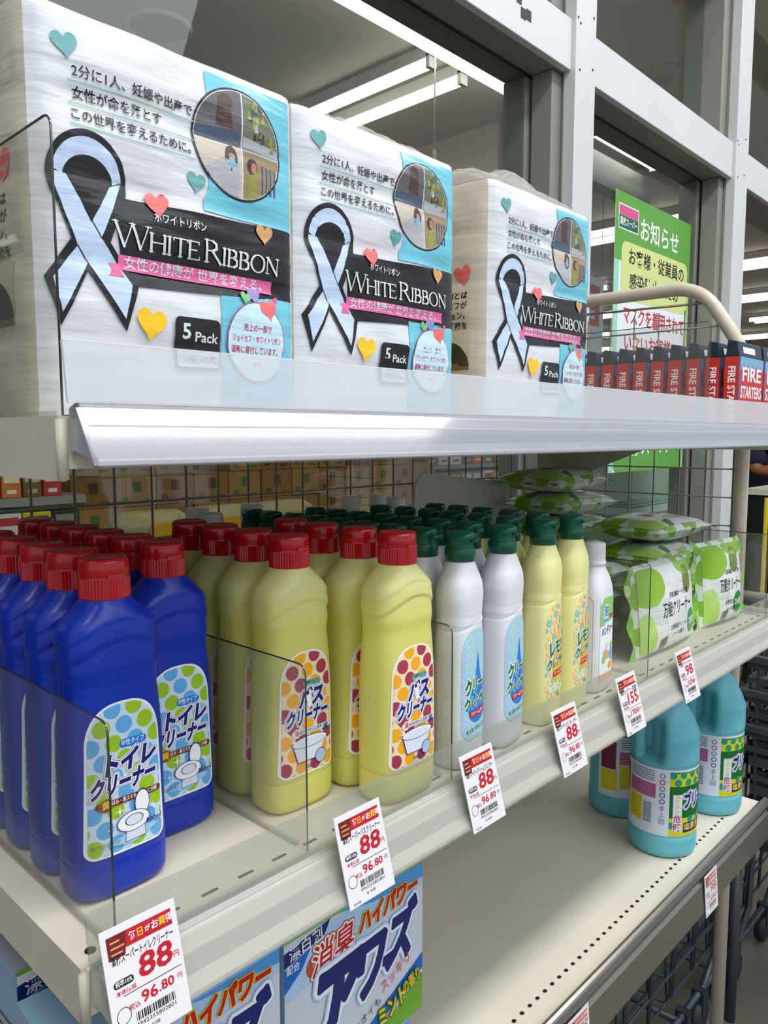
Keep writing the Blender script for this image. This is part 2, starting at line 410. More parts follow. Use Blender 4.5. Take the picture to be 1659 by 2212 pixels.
# ================================================================== DISPLAY RACK
ZU, ZL, ZB = H + .011, H - .32, H - .67
XL, XR, YF, YB = .190, 1.46, .427, .875
shelf_m = mat('cream_steel', (220, 213, 196), 0.42, var=(9, 0.07))
shelf_in = mat('cream_steel_top', (224, 218, 203), 0.45, var=(6, 0.08))
rail_m = mat('white_price_rail', (196, 195, 188), 0.3, coat=.3)
metal_m = mat('brushed_rail', (150, 146, 138), 0.28, metal=.85)
lip_up = clear('milky_plastic', (254, 254, 255), gloss=.11, haze=.46, rough=.12, haze_rgb=(224, 228, 235), blur=.28)
lip_cover = clear('milky_cover', (252, 252, 255), gloss=.09, haze=.13, rough=.10, haze_rgb=(186, 191, 200))
lip_lo = clear('clear_plastic', (248, 250, 248), gloss=.07, haze=.19, rough=.06, haze_rgb=(178, 181, 176))
acryl = clear('acrylic', (249, 249, 247), gloss=.035, haze=.06, rough=.03, haze_rgb=(205, 205, 205))
acryl_edge = clear('acrylic_edge', (70, 72, 72), gloss=.15, haze=.2, rough=.1, haze_rgb=(110, 112, 110))
tube_w = mat('cream_tube', (205, 196, 178), 0.35, var=(8, .05))
wire_m = mat('mesh_wire', (140, 136, 124), 0.35, metal=.5)
hole_m = mat('hole_dark', (14, 13, 12), 0.9)

rack = thing('display_rack', 'cream metal shop rack with three shelves, wire mesh back and price rails', 'rack', (0, 0, 0))
def shelf(z, rail):
    m = MB(); t = .003
    m.box(XL, XR, YF + .004, YB, z - t, z)
    m.box(XL, XL + .003, YF + .002, YB, z - .037, z - t); m.box(XR - .003, XR, YF + .002, YB, z - .037, z - t)
    m.box(XL + .003, XR - .003, YF, YF + .004, z - .030, z - .001); m.box(XL + .003, XR - .003, YB - .003, YB, z - .037, z - t)
    for k in range(4): m.box(XL + .003, XR - .003, YF + .08 + .1 * k, YF + .11 + .1 * k, z - .022, z - t)
    # rolled front corner of the end panel, screw
    m.tube([(XL + .001, YF + .002, z - .036), (XL + .001, YF + .002, z - .002)], .0035, 8)
    m.tube([(XL + .012, YF + .016, z + .0002), (XL + .012, YF + .016, z + .0008)], .0035, 10, 1)
    if rail == 'metal':
        n = 74; xs = [XL + .03 + i * (XR - XL - .06) / (n - 1) for i in range(n)]
        for x in xs: m.add([(x + .0032 * math.cos(a), YF + .030 + .0026 * math.sin(a), z + .0006) for a in [2 * PI * k / 8 for k in range(8)]], [tuple(range(8))], 1)
    else:
        for i in range(40):
            x = XL + .03 + i * .031
            m.box(x, x + .013, YF + .013, YF + .0155, z, z + .0005, 1)
    s = m.build('shelf', [shelf_in if rail == 'metal' else shelf_m, hole_m], rack)
    if rail == 'metal':
        y = YF - .001
        p = [(y, z - .004), (y, z + .010), (y - .004, z + .013), (y - .010, z + .010), (y - .013, z + .002), (y - .011, z - .006), (y - .007, z - .010), (y - .012, z - .016), (y - .0165, z - .059), (y - .013, z - .063), (y - .008, z - .03)]
        q = MB().prism(p, 'x', XL + .0, XR); r = q.build('price_rail', metal_m, s, bevel=.0015); r['label'] = 'brushed metal price rail'
    else:
        # opaque rail: two ridges, leaning forward at its foot
        p = [(YF - .001, z + .004), (YF - .012, z + .008), (YF - .0145, z + .006), (YF - .015, z + .0035), (YF - .022, z - .006), (YF - .0235, z - .005), (YF - .027, z - .018), (YF - .0345, z - .0245), (YF - .035, z - .028), (YF - .028, z - .0285), (YF - .022, z - .024), (YF - .006, z - .020), (YF - .001, z - .022)]
        MB().prism(p, 'x', XL + .004, XR).build('price_rail', rail_m if rail == 'clear' else mat('white_rail_dimmed', (166, 169, 173), .3, coat=.3), s, bevel=.0008)  # upper rail is the same white, its colour darkened against the glare
        q = [(YF - .0145, z + .0065), (YF - .0105, z + .0405), (YF - .0085, z + .0415), (YF - .0078, z + .0400), (YF - .0122, z + .0065)]
        MB().prism(q, 'x', XL - .002, XR + .01).build('clear_lip', lip_up if rail == 'milky' else lip_lo, s)
        if rail == 'milky':
            q2 = [(YF - .0365, z - .027), (YF - .0175, z + .004), (YF - .0165, z + .004), (YF - .0355, z - .027)]
            MB().prism(q2, 'x', XL + .001, XR + .01).build('rail_cover', lip_cover, s)
        else:
            q2 = [(YF - .0375, z - .027), (YF - .0185, z + .0045), (YF - .0178, z + .0045), (YF - .0368, z - .027)]
            MB().prism(q2, 'x', XL + .001, XR + .01).build('rail_cover', clear('rail_film', (250, 250, 248), .07, .04, .05), s)
    return s
shelf(ZU, 'milky'); shelf(ZL, 'clear'); shelf(ZB, 'metal')
# side frame, posts, mesh
PX = XR + .016
def arc(p0, p1, p2, n=8):
    return [tuple((1 - t) ** 2 * a + 2 * t * (1 - t) * b + t * t * c for a, b, c in zip(p0, p1, p2)) for t in [i / n for i in range(n + 1)]]
fr = [(PX, .895, .06), (PX, .895, H + .22)] + arc((PX, .895, H + .235), (PX, .895, H + .276), (PX, .85, H + .276)) + [(PX, .70, H + .276)] + arc((PX, .635, H + .276), (PX, .585, H + .276), (PX, .555, H + .235)) + arc((PX, .525, H + .19), (PX, .494, H + .145), (PX, .494, H + .09)) + [(PX, .494, H - .2), (PX, .494, .06)]
MB().tube(fr, .0125, 14).build('side_frame', tube_w, rack)
fl = [(XL - .016, .895, .06), (XL - .016, .895, H - .14)]
MB().tube(fl, .0125, 14).build('rear_post', tube_w, rack)
MB().tube([(XL + .05, .60, .06), (XL + .05, .60, ZB - .037)], .0125, 14).build('leg', tube_w, rack)
for (x, y) in ((PX, .895), (PX, .494), (XL - .016, .895), (XL + .05, .60)):
    c = MB(); c.box(x - .008, x + .008, y - .012, y + .012, .045, .066); c.tube([(x - .009, y, .025), (x + .009, y, .025)], .025, 14)
    c.build('caster', mat('caster_black', (40, 40, 42), .5), rack)
bm_ = MB(); yb = .882
for i in range(26):
    x = XL + .015 + i * .05
    bm_.tube([(x, yb, ZB - .02), (x, yb, H - .012)], .0016, 6)
for i in range(13): bm_.tube([(XL - .016, yb - .003, H - .033 - i * .05), (PX, yb - .003, H - .033 - i * .05)], .0016, 6)
bm_.build('mesh_panel', wire_m, rack)
sm_ = MB(); xs = PX
for i in range(8):
    y = .509 + i * .0505; sm_.tube([(xs, y, ZB - .02), (xs, y, H + (.235 if y > .56 else .16))], .0016, 6)
for i in range(18): 
    z = H + .2 - i * .0525
    sm_.tube([(xs - .003, .494 if z < H + .1 else .52, z), (xs - .003, .895, z)], .0016, 6)
sm_.tube([(xs, .57, H + .245), (xs, .88, H + .250)], .0022, 6)
sm_.build('side_mesh', wire_m, rack)
# cantilever brackets under the upper shelf
for bx in (1.385,):
    b = MB().prism([(.868, ZU - .038), (.868, ZU - .088), (.855, ZU - .102), (.835, ZU - .1045), (.79, ZU - .098), (.66, ZU - .046), (.64, ZU - .038)], 'x', bx, bx + .004)
    b.build('shelf_bracket', mat('bracket_grey', (190, 185, 172), .45), rack, bevel=.001)
# loose grey board behind the bottles
pl = MB(); pl.prism(rrect(0, 0, .27, .135, .028), 'y', 0, .006)
o = pl.build('plastic_board', mat('board_grey', (206, 205, 198), .5), None, loc=(.955, .845, ZL + .1082), rot=(0, math.radians(6), 0), bevel=.001)
tag(o, 'grey rounded plastic board standing behind the green-capped bottles', 'board')
o.location = (.957, .852, ZL + .27 * math.sin(math.radians(6)) + .0008)
for v in o.data.vertices:
    if v.co.z > .05: v.co.z += .095

# ------------------------------------------------------------------ acrylic dividers
def divider(label, x, yf, z, h, depth=.40, r=.008):
    t = thing('shelf_divider', label, 'divider', (x, yf, z), 0, 'clear acrylic shelf dividers')
    p = [(depth, 0), (depth, h)] + [(r - r * math.sin(a) if False else r * (1 - math.sin(a)), h - r * (1 - math.cos(a))) for a in [PI / 2 * k / 5 for k in range(6)]] + [(0, 0)]
    MB().prism(p, 'x', -.001, .001).build('plate', acryl, t)
    e = MB(); path = [(0, -.0004, .0)] + [(0, y, zz) for y, zz in reversed(p[2:-1])] + [(0, depth, h)]
    e.tube(path, .0007, 6); e.build('plate_edge', acryl_edge, t)
    MB().box(-.0021, .0021, .012, depth, .0, .003).build('foot', clear('divider_foot', (240, 240, 238), .1, .1), t)
    return t
divider('clear divider at the left end of the upper shelf, beside the big tissue pack', .196, .438, ZU, .166)
divider('clear divider on the right part of the upper shelf, before the fire starters', 1.255, .476, ZU, .168, .38)
divider('clear divider left of the blue bottles on the middle shelf', .2125, .431, ZL, .147)
divider('clear divider between the blue and the yellow red-capped bottles', .3715, .433, ZL, .147)
divider('clear divider between the red-capped yellow bottles and the white bottles', .5435, .428, ZL, .147)
divider('clear divider between the white pump refill bottle and the wipes', .962, .43, ZL, .154)
divider('clear divider with rounded top at the right end of the middle shelf', 1.443, .432, ZL, .146)

# ------------------------------------------------------------------ price tags
tag_w = mat('tag_paper', (230, 228, 233), .4)
def price_tag(label, x, ytop, ybot, ztop, name, price, tax, wd=.049, ht=.0645, faded=False, drop=False, small=False):
    red = ink('tag_red', (190, 24, 44)) if not faded else ink('tag_red_faded', (206, 110, 96)); mar = MAROON if not faded else ink('maroon_faded', (160, 84, 76))
    ora = ink('tag_yellow', (250, 205, 40)) if not faded else ink('tag_tan', (240, 210, 190)); bk = BLK if not faded else ink('black_faded', (96, 88, 88))
    p = Print(); p.rect(0, 0, wd, ht, tag_w)
    p.up(); p.rect(.004, .0515, wd - .0035, .0605, red); p.poly([(.0035, .048), (.014, .048), (.016, .0605), (.0035, .0605)], mar)
    p.up()
    for i, ww in enumerate((.006, .0085, .007)): p.rect(.0055, .0565 - i * .0032, .0055 + ww, .0575 - i * .0032, ink('tag_gold', (206, 160, 110)))
    for i, (ch, s) in enumerate((('毎', WHT), ('日', ora), ('が', WHT), ('お', WHT), ('買', ora), ('得', WHT))):
        p.text(ch, .0195 + i * .0049, .0558, .0052 if ch != 'が' else .0036, s, .03)
    p.text(name, .025, .0468, .0058, bk, .03, w=wd - .009)
    p.poly(rrect(.004, .0325, .0165, .0365, .0018), bk)
    p.text(price, .0315 if len(price) < 3 else .030, .0372, .0175, red, .035, w=.0215 if len(price) < 3 else .024, sk=.12); p.text('円', wd - .0042, .0345, .0042, red, .01)
    p.text('本体価格', .011, .0295, .0032, red, .01)
    p.rect(.009, .0272, wd - .002, .0276, bk)
    a, b = tax.split('.')
    p.text(a, .0245, .0215, .0088, red, .03, w=.010 if len(a) < 3 else .0125); p.text('.', .0312, .0218, .007, red, .03); p.text(b, .0365, .0218, .0072, red, .03, w=.0082)
    p.text('円', wd - .0042, .022, .0036, red, .01); p.text('税込', .0145, .0195, .0036, red, .01)
    if drop: p.ring(ell(.0075, .0185, .003, .0045), ell(.0075, .0185, .0026, .0041), bk)
    else: p.ring(ell(.0075, .0175, .0045), ell(.0075, .0175, .0041), bk)
    rnd = random.Random(len(name) + int(price)); xx = .0145
    while xx < wd - .009:
        ww = rnd.choice((.0003, .0005, .0008)); p.rect(xx, .0112, xx + ww, .0158, bk); xx += ww + rnd.choice((.0003, .0005, .0007))
    p.text('4942355802801', .027, .0092, .0032, bk, .0, w=.026); p.text('EL 4108', .0235, .0052, .0028, bk, .0); p.text('852108', .008, .0022, .0024, bk, .0)
    p.up(); p.text('税率10%', .01025, .0345, .0032, WHT, .02, w=.0105)
    dy = ybot - ytop; n = Vector((0, -ht, dy)).normalized()
    if n.y > 0: n = -n
    def mp(u, v):
        k = v / ht; return ((x + u, ybot + (ytop - ybot) * k, ztop - ht + v), n)
    o = p.build('price_tag', None, mp, base=.0007, step=.00006, smooth=False)
    me = o.data
    # the card itself has thickness
    bm = bmesh.new(); bm.from_mesh(me)
    A = [bm.verts.new(Vector(mp(u, v)[0]) + n * d) for d in (.0005, .0) for (u, v) in ((0, 0), (wd, 0), (wd, ht), (0, ht))]
    for f in ((0, 1, 2, 3), (7, 6, 5, 4), (0, 4, 5, 1), (1, 5, 6, 2), (2, 6, 7, 3), (3, 7, 4, 0)): bm.faces.new([A[i] for i in f]).material_index = 0
    bm.to_mesh(me); bm.free()
    tag(o, label, 'price tag', 'price tags on the middle rail' if not faded else 'price tags on the bottom rail')
    return o
ty0, ty1, tz = YF - .0205, YF - .0385, ZL + .034
price_tag('88 yen price tag below the front blue toilet cleaner bottle', .190, ty0, ty1, tz, '業務スーパートイレクリーナー', '88', '96.80')
price_tag('88 yen price tag below the yellow bath cleaner bottles', .374, ty0, ty1, tz, '業務スーパーバスクリーナー', '88', '96.80')
price_tag('88 yen price tag below the white cream cleanser bottles', .526, ty0, ty1, tz, '業務スーパークリームクレンザー', '88', '96.80')
price_tag('88 yen price tag below the pale yellow lemon cleanser bottles', .680, ty0, ty1, tz, '業務スーパーレモンクレンザー', '88', '96.80', drop=True)
price_tag('155 yen price tag below the white hand soap bottle', .822, ty0, ty1, tz + .002, '薬用ハンドソープ詰替', '155', '170.50', drop=True)
price_tag('98 yen price tag below the green wet wipes', .990, ty0, ty1, tz - .002, '万能クリーナー', '98', '107.80', drop=True)
price_tag('faded price tag on the bottom rail near the bleach bottles', 1.150, YF - .0142, YF - .0195, ZB - .004, '塩素系漂白剤', '98', '107.80', faded=True)
price_tag('faded price tag on the bottom rail at the lower edge of the photo', .742, YF - .0142, YF - .0195, ZB - .004, '衣料用洗剤', '168', '184.80', faded=True)

# ================================================================== BOTTLES
_TAN = {}
def interp(prof, z):
    """monotone cubic through the profile points (z, half width, half depth, exponent)"""
    if z <= prof[0][0]: return prof[0][1:]
    if z >= prof[-1][0]: return prof[-1][1:]
    if id(prof) not in _TAN:
        n = len(prof); T = []
        for i in range(n):
            t = []
            for c in (1, 2, 3):
                if i in (0, n - 1): t.append(0.0); continue
                d0 = (prof[i][c] - prof[i - 1][c]) / (prof[i][0] - prof[i - 1][0]); d1 = (prof[i + 1][c] - prof[i][c]) / (prof[i + 1][0] - prof[i][0])
                t.append(2 * d0 * d1 / (d0 + d1) if d0 * d1 > 0 else 0.0)
            T.append(t)
        _TAN[id(prof)] = T
    T = _TAN[id(prof)]
    for i in range(len(prof) - 1):
        a, b = prof[i], prof[i + 1]
        if z <= b[0]:
            h = b[0] - a[0]; t = (z - a[0]) / h; t2, t3 = t * t, t * t * t
            return tuple((2 * t3 - 3 * t2 + 1) * a[c] + (t3 - 2 * t2 + t) * h * T[i][c - 1] + (-2 * t3 + 3 * t2) * b[c] + (t3 - t2) * h * T[i + 1][c - 1] for c in (1, 2, 3))
def sup(hw, hd, n, th):
    c, s = math.cos(th), math.sin(th)
    return hw * math.copysign(abs(c) ** (2 / n), c), hd * math.copysign(abs(s) ** (2 / n), s)
def bottle_mesh(prof, dent=None, seg=64, zs=None, top=None):
    m = MB(); vs = []; fs = []
    for z in zs:
        hw, hd, n = interp(prof, z)
        for k in range(seg):
            x, y = sup(hw, hd, n, 2 * PI * k / seg + .0001)
            d = dent(x, y, z, hw, hd) if dent else 0.0
            f = 1 + d; vs.append((x * (1 + d * .6), y * f, z))
    for i in range(len(zs) - 1):
        for k in range(seg): fs.append((i * seg + k, i * seg + (k + 1) % seg, (i + 1) * seg + (k + 1) % seg, (i + 1) * seg + k))
    fs.append(tuple(range(seg - 1, -1, -1))); fs.append(tuple((len(zs) - 1) * seg + k for k in range(seg)))
    return m.add(vs, fs, 0, True)
def front_map(prof, x0=0, z0=0):
    def f(u, v):
        hw, hd, n = interp(prof, z0 + v); x = x0 + u; r = min(abs(x) / hw, .995)
        y = -hd * (1 - r ** n) ** (1 / n)
        g = (r ** (n - 1)) * hd / hw * ((1 - r ** n) ** (1 / n - 1)); nn = Vector((math.copysign(min(g, 4), x), -1, 0)).normalized()
        return (x, y, z0 + v), nn
    return f
# --- 500 ml cleaner bottle (blue toilet cleaner, clear-yellow bath cleaner)
PC = [(0, .0300, .0185, 3.2), (.003, .0335, .0215, 3.4), (.008, .0350, .0228, 3.6), (.026, .0352, .0230, 3.6), (.0265, .0348, .0227, 3.6), (.0285, .0348, .0227, 3.6), (.029, .0352, .0230, 3.6), (.10, .0350, .0228, 3.6),
      (.130, .0340, .0223, 3.4), (.150, .0330, .0218, 3.2), (.164, .0350, .0230, 3.0), (.177, .0350, .0230, 2.9), (.187, .0341, .0226, 2.7), (.194, .0302, .0212, 2.5), (.200, .0244, .0192, 2.3), (.2050, .0194, .0174, 2.1), (.2080, .0170, .0166, 2.0), (.211, .0160, .0160, 2.0)]
def arch_dent(x, y, z, hw, hd):
    r = x / hw; d = 0.0
    for zc, amp in ((.1945, .035), (.1815, .062)):
        e = z - (zc - .014 * r * r + .002 * r)
        d += -amp / (1 + math.exp(max(min(e / .0005, 60), -60))) * math.exp(-max(0, -e) / .020) if e < .012 else 0
    return d
zsC = [0, .0012, .003, .0055, .008, .015, .0255, .0262, .0268, .0275, .0282, .0288, .0295] + frange(.032, .125, 30) + frange(.1265, .200, 100) + frange(.2015, .211, 8)
blue_m = mat('blue_plastic', (2, 46, 172), .30, spec=.4, coat=.06)
red_m = mat('red_cap', (192, 8, 22), .25, coat=.3)
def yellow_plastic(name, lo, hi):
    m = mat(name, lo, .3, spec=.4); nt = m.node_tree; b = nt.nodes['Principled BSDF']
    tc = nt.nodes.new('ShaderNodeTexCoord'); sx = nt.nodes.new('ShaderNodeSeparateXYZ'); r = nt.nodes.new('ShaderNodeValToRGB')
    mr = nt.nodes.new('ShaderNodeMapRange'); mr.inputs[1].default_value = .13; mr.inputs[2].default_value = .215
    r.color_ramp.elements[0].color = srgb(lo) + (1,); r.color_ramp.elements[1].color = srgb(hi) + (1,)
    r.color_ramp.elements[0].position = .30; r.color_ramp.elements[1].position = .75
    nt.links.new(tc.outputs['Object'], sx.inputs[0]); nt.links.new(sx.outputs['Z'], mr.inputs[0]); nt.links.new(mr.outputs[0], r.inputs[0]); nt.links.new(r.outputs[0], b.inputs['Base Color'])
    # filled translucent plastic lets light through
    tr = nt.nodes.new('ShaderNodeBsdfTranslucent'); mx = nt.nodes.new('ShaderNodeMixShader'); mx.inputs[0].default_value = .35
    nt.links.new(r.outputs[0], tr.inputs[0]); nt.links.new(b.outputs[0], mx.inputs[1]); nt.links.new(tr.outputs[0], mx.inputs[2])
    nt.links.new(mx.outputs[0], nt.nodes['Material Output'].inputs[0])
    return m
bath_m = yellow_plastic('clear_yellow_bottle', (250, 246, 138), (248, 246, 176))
def red_cap_mesh():
    m = MB(); seg = 96; vs = []; fs = []
    rows = [(.0172, .2085, 0), (.0174, .2090, 1), (.0174, .2225, 1), (.0170, .2232, 0), (.0169, .2238, 0), (.0172, .2244, 0), (.0168, .233, 0), (.0162, .2352, 0), (.0150, .2362, 0), (.0138, .2358, 0), (.006, .2350, 0)]
    for r, z, rib in rows:
        for k in range(seg):
            a = 2 * PI * k / seg; rr = r - (.0007 if rib and k % 2 else 0)
            vs.append((rr * math.cos(a), rr * math.sin(a), z))
    for i in range(len(rows) - 1):
        for k in range(seg): fs.append((i * seg + k, i * seg + (k + 1) % seg, (i + 1) * seg + (k + 1) % seg, (i + 1) * seg + k))
    fs.append(tuple((len(rows) - 1) * seg + k for k in range(seg))); fs.append(tuple(range(seg - 1, -1, -1)))
    m.add(vs, fs, 0, True); m.sm[seg:2 * seg] = [False] * seg     # ribs keep their edges
    m.box(-.006, .006, -.0180, -.0160, .2236, .2258); m.box(-.004, .004, .0160, .0178, .2215, .2258)
    return m
def dots(p, outline, ca, cb, w, h, d=.0122, sx=.0158, sy=.0118, bg=None, ph=0):
    r = 0; y = -.004
    while y < h + .01:
        for k in range(-3, 4):
            x = k * sx + (sx / 2 if r % 2 else 0) + ph
            p.poly(ell(x, y, d / 2, n=20), (ca if (k + (r + 1) // 2) % 2 == 0 else cb), outline)
        y += sy; r += 1
def big_text(p, lines, skew, rot, fill=NAVY):
    """outlined lettering: white halo, navy hairline, white, navy"""
    for r, m in ((.155, WHT), (.115, NAVY), (.092, WHT)):
        p.up()
        for (t, cx, cy, h, w) in lines: p.halo(t, cx, cy, h, m, r, w=w, sk=skew, rot=rot)
    p.up()
    for (t, cx, cy, h, w) in lines: p.text(t, cx, cy, h, fill, .056, w=w, sk=skew, rot=rot)
def label_toilet():
    w, h = .059, .107; p = Print(); A = arch(w, h); p.poly(A, WHT); B = [(x * .945, .0015 + y * .972) for x, y in A]
    p.up(); p.poly(B, PALE); p.up(); dots(p, B, SKY, LIME, w, h)
    p.up(); p.poly(rrect(-.004, .0740, .0165, .0800, .003), BLUE); p.up(); p.text('中性タイプ', .006, .0770, .0046, WHT, .02, w=.017)
    big_text(p, [('トイレ', .003, .0640, .0160, .036), ('クリーナー', -.001, .0495, .0150, .046)], .22, .05)
    p.up(); p.poly(rrect(-.022, .0352, .026, .0398, .002), MAROON); p.poly(ell(-.015, .0370, .0052, .0045), ink('brown', (150, 60, 30)))
    p.up(); p.text('黄', -.0150, .0370, .0062, YEL, .04); p.text('ばみ・黒ズミをきれいに分解', .006, .0375, .0036, WHT, .015, w=.034)
    # toilet drawing: lid, bowl, foot
    L = ink('line_navy', (40, 50, 130)); bw = ink('bowl', (222, 230, 246))
    def outlined(P, m, k=1.0):
        c = (sum(a for a, b in P) / len(P), sum(b for a, b in P) / len(P))
        p.poly([(c[0] + (x - c[0]) * (1 + .06 * k), c[1] + (y - c[1]) * (1 + .06 * k)) for x, y in P], L); p.up(); p.poly(P, m); p.up()
    p.up(); p.poly([(-.016, .008), (.004, .0045), (.024, .012), (.010, .0165)], ink('floor_blue', (160, 205, 240))); p.up()
    outlined([(-.002, .007), (.013, .0075), (.012, .018), (.017, .020), (-.007, .020), (-.001, .016)], bw)
    outlined(ell(.011, .0315, .0052, .0088), WHT, 2)
    outlined(ell(.004, .0205, .0118, .0068), WHT); outlined(ell(.0045, .0212, .0062, .0036), bw, 2)
    for (x, y, r) in ((-.006, .0305, .0045), (.019, .0265, .003), (-.013, .0195, .003)): p.poly(star(x, y, r), WHT)
    p.text('500ml', .0195, .0165, .0050, NAVY, .02); p.text('香りさわやか', -.016, .0095, .0034, GRY, .01)
    return p
def label_bath():
    w, h = .059, .107; p = Print(); A = arch(w, h); p.poly(A, WHT); B = [(x * .945, .0015 + y * .972) for x, y in A]
    p.up(); p.poly(B, CREAM); p.up(); dots(p, B, ORG, WINE, w, h)
    p.up(); p.poly(rrect(-.005, .0755, .0145, .0815, .003), ink('sea', (110, 176, 170))); p.up(); p.text('中性タイプ', .005, .0785, .0042, DKGRN, .02, w=.015)
    big_text(p, [('バス', .004, .0655, .0175, .026), ('クリーナー', 0, .0505, .0150, .044)], .15, .05)
    p.up(); p.poly(rrect(-.018, .0355, .026, .040, .002), PALE); p.poly(ell(-.013, .0378, .004), WHT)
    p.up(); p.text('湯', -.013, .0376, .0055, RED, .03); p.text('あかをきれいに洗浄・除菌', .006, .0377, .0034, ink('violet', (120, 40, 110)), .015, w=.032)
    L = ink('line_navy', (40, 50, 130)); tb = ink('tub', (226, 232, 248))
    p.poly([(-.0175, .0275), (-.0125, .0115), (.012, .0115), (.0205, .030)], L); p.up(); p.poly([(-.0165, .0272), (-.0120, .0122), (.0115, .0122), (.0195, .029)], tb)
    p.up(); p.poly(ell(.001, .0285, .0195, .0052), L); p.up(); p.poly(ell(.001, .0285, .0188, .0046), WHT); p.up(); p.poly(ell(.001, .0281, .0160, .0034), tb)
    p.up(); p.poly(ell(.0128, .0125, .0064), L); p.up(); p.poly(ell(.0128, .0125, .0058), ink('basin', (176, 200, 226))); p.poly(star(-.016, .031, .0045), WHT); p.polys(stroke([(.016, .034), (.019, .037), (.021, .034)], .0016), L)
    p.text('500ml', .001, .0065, .0044, L, .02)
    return p
def make_cleaner(name, body, lab):
    t = thing(name, '', 'bottle')
    bottle_mesh(PC, arch_dent, 72, zsC).build('bottle_body', body, t)
    red_cap_mesh().build('cap', red_m, t)
    lab.build('label_sticker', t, front_map(PC, -.001, .032), base=.0004, step=.00009, cutx=frange(-.03, .03, 20), cuty=frange(0, .107, 14))
    return t
def place(first, used, x, y, z, label, group, rz=0):
    if not used: 
        first.location = (x, y, z); first.rotation_euler = (0, 0, rz); first['label'] = label; first['group'] = group; return first
    return dup(first, (x, y, z), label, (0, 0, rz), group)
blue = make_cleaner('toilet_cleaner_bottle', blue_m, label_toilet())
u = False; jr = random.Random(3)
for cname, x, y0, dy, n in (('left', .2505, .505, .0498, 7), ('right', .3215, .548, .0478, 6)):
    for i in range(n):
        place(blue, u, x + jr.uniform(-.0015, .0015) * (i > 0), y0 + dy * i, ZL + .0002, 'blue toilet cleaner bottle with red cap, %s in the %s column of blue bottles' % (ORD[i], cname), 'blue toilet cleaner bottles', jr.uniform(-.05, .05) * (i > 0)); u = True
bath = make_cleaner('bath_cleaner_bottle', bath_m, label_bath())
u = False
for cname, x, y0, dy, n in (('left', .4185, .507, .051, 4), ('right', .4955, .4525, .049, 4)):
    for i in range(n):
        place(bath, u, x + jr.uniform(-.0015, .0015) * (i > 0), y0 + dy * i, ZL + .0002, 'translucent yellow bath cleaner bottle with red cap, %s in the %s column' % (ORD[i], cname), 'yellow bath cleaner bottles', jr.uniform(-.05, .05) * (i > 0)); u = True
# --- cream cleanser bottle (white, lemon)
PK = [(0, .0230, .0150, 3), (.003, .0258, .0178, 3.2), (.008, .0266, .0188, 3.4), (.115, .0258, .0186, 3.4), (.139, .0246, .0180, 3.1), (.1405, .0250, .0183, 3.1), (.148, .0250, .0182, 3), (.168, .0272, .0190, 2.7), (.176, .0268, .0188, 2.5), (.190, .0200, .0163, 2.2), (.198, .0150, .0145, 2), (.202, .0132, .0132, 2)]
zsK = [0, .0012, .003, .0055, .008] + frange(.012, .13, 24) + frange(.131, .150, 18) + frange(.152, .202, 30)
def groove(x, y, z, hw, hd):
    e = (z - (.141 + .006 * (x / hw))) / .0011
    return -.03 * math.exp(-e * e) - (.010 if e > 0 and z < .15 else 0)
white_m = mat('white_bottle', (228, 229, 236), .38, spec=.45)
lemon_m = mat('lemon_bottle', (240, 236, 164), .38, spec=.45)
cap_g = mat('green_cap', (0, 88, 66), .3, coat=.15)
def green_cap():
    m = MB(); m.lathe([(.0140, .2000), (.0149, .2004), (.0149, .2118), (.0144, .2126), (.0128, .2128)], 40)
    seg = 40; vs = []; fs = []; rows = [(.0132, .2126, 0), (.0130, .2185, 0), (.0136, .2212, .1), (.0136, .2255, .8), (.0116, .2282, 1), (.0055, .2290, 1)]
    for r, z, k in rows:
        for i in range(seg):
            a = 2 * PI * i / seg; x, y = r * math.cos(a), r * math.sin(a)
            vs.append((x, y - (.002 * k if y < 0 else 0), z - k * (.0045 * (x / .0136) ** 2) ))
    for i in range(len(rows) - 1):
        for k in range(seg): fs.append((i * seg + k, i * seg + (k + 1) % seg, (i + 1) * seg + (k + 1) % seg, (i + 1) * seg + k))
    fs.append(tuple((len(rows) - 1) * seg + k for k in range(seg))); m.add(vs, fs, 0, True)
    m.box(-.0045, .0045, -.0166, -.0134, .2190, .2212)
    return m
def drop(cx, cy, r, h):
    P = [(cx + r * math.cos(a), cy + r * math.sin(a)) for a in frange(PI * .98, 2.02 * PI, 20)]
    return P + [(cx + r * .62, cy + r * .78), (cx + r * .25, cy + r * 1.5), (cx, cy + h), (cx - r * .25, cy + r * 1.5), (cx - r * .62, cy + r * .78)]
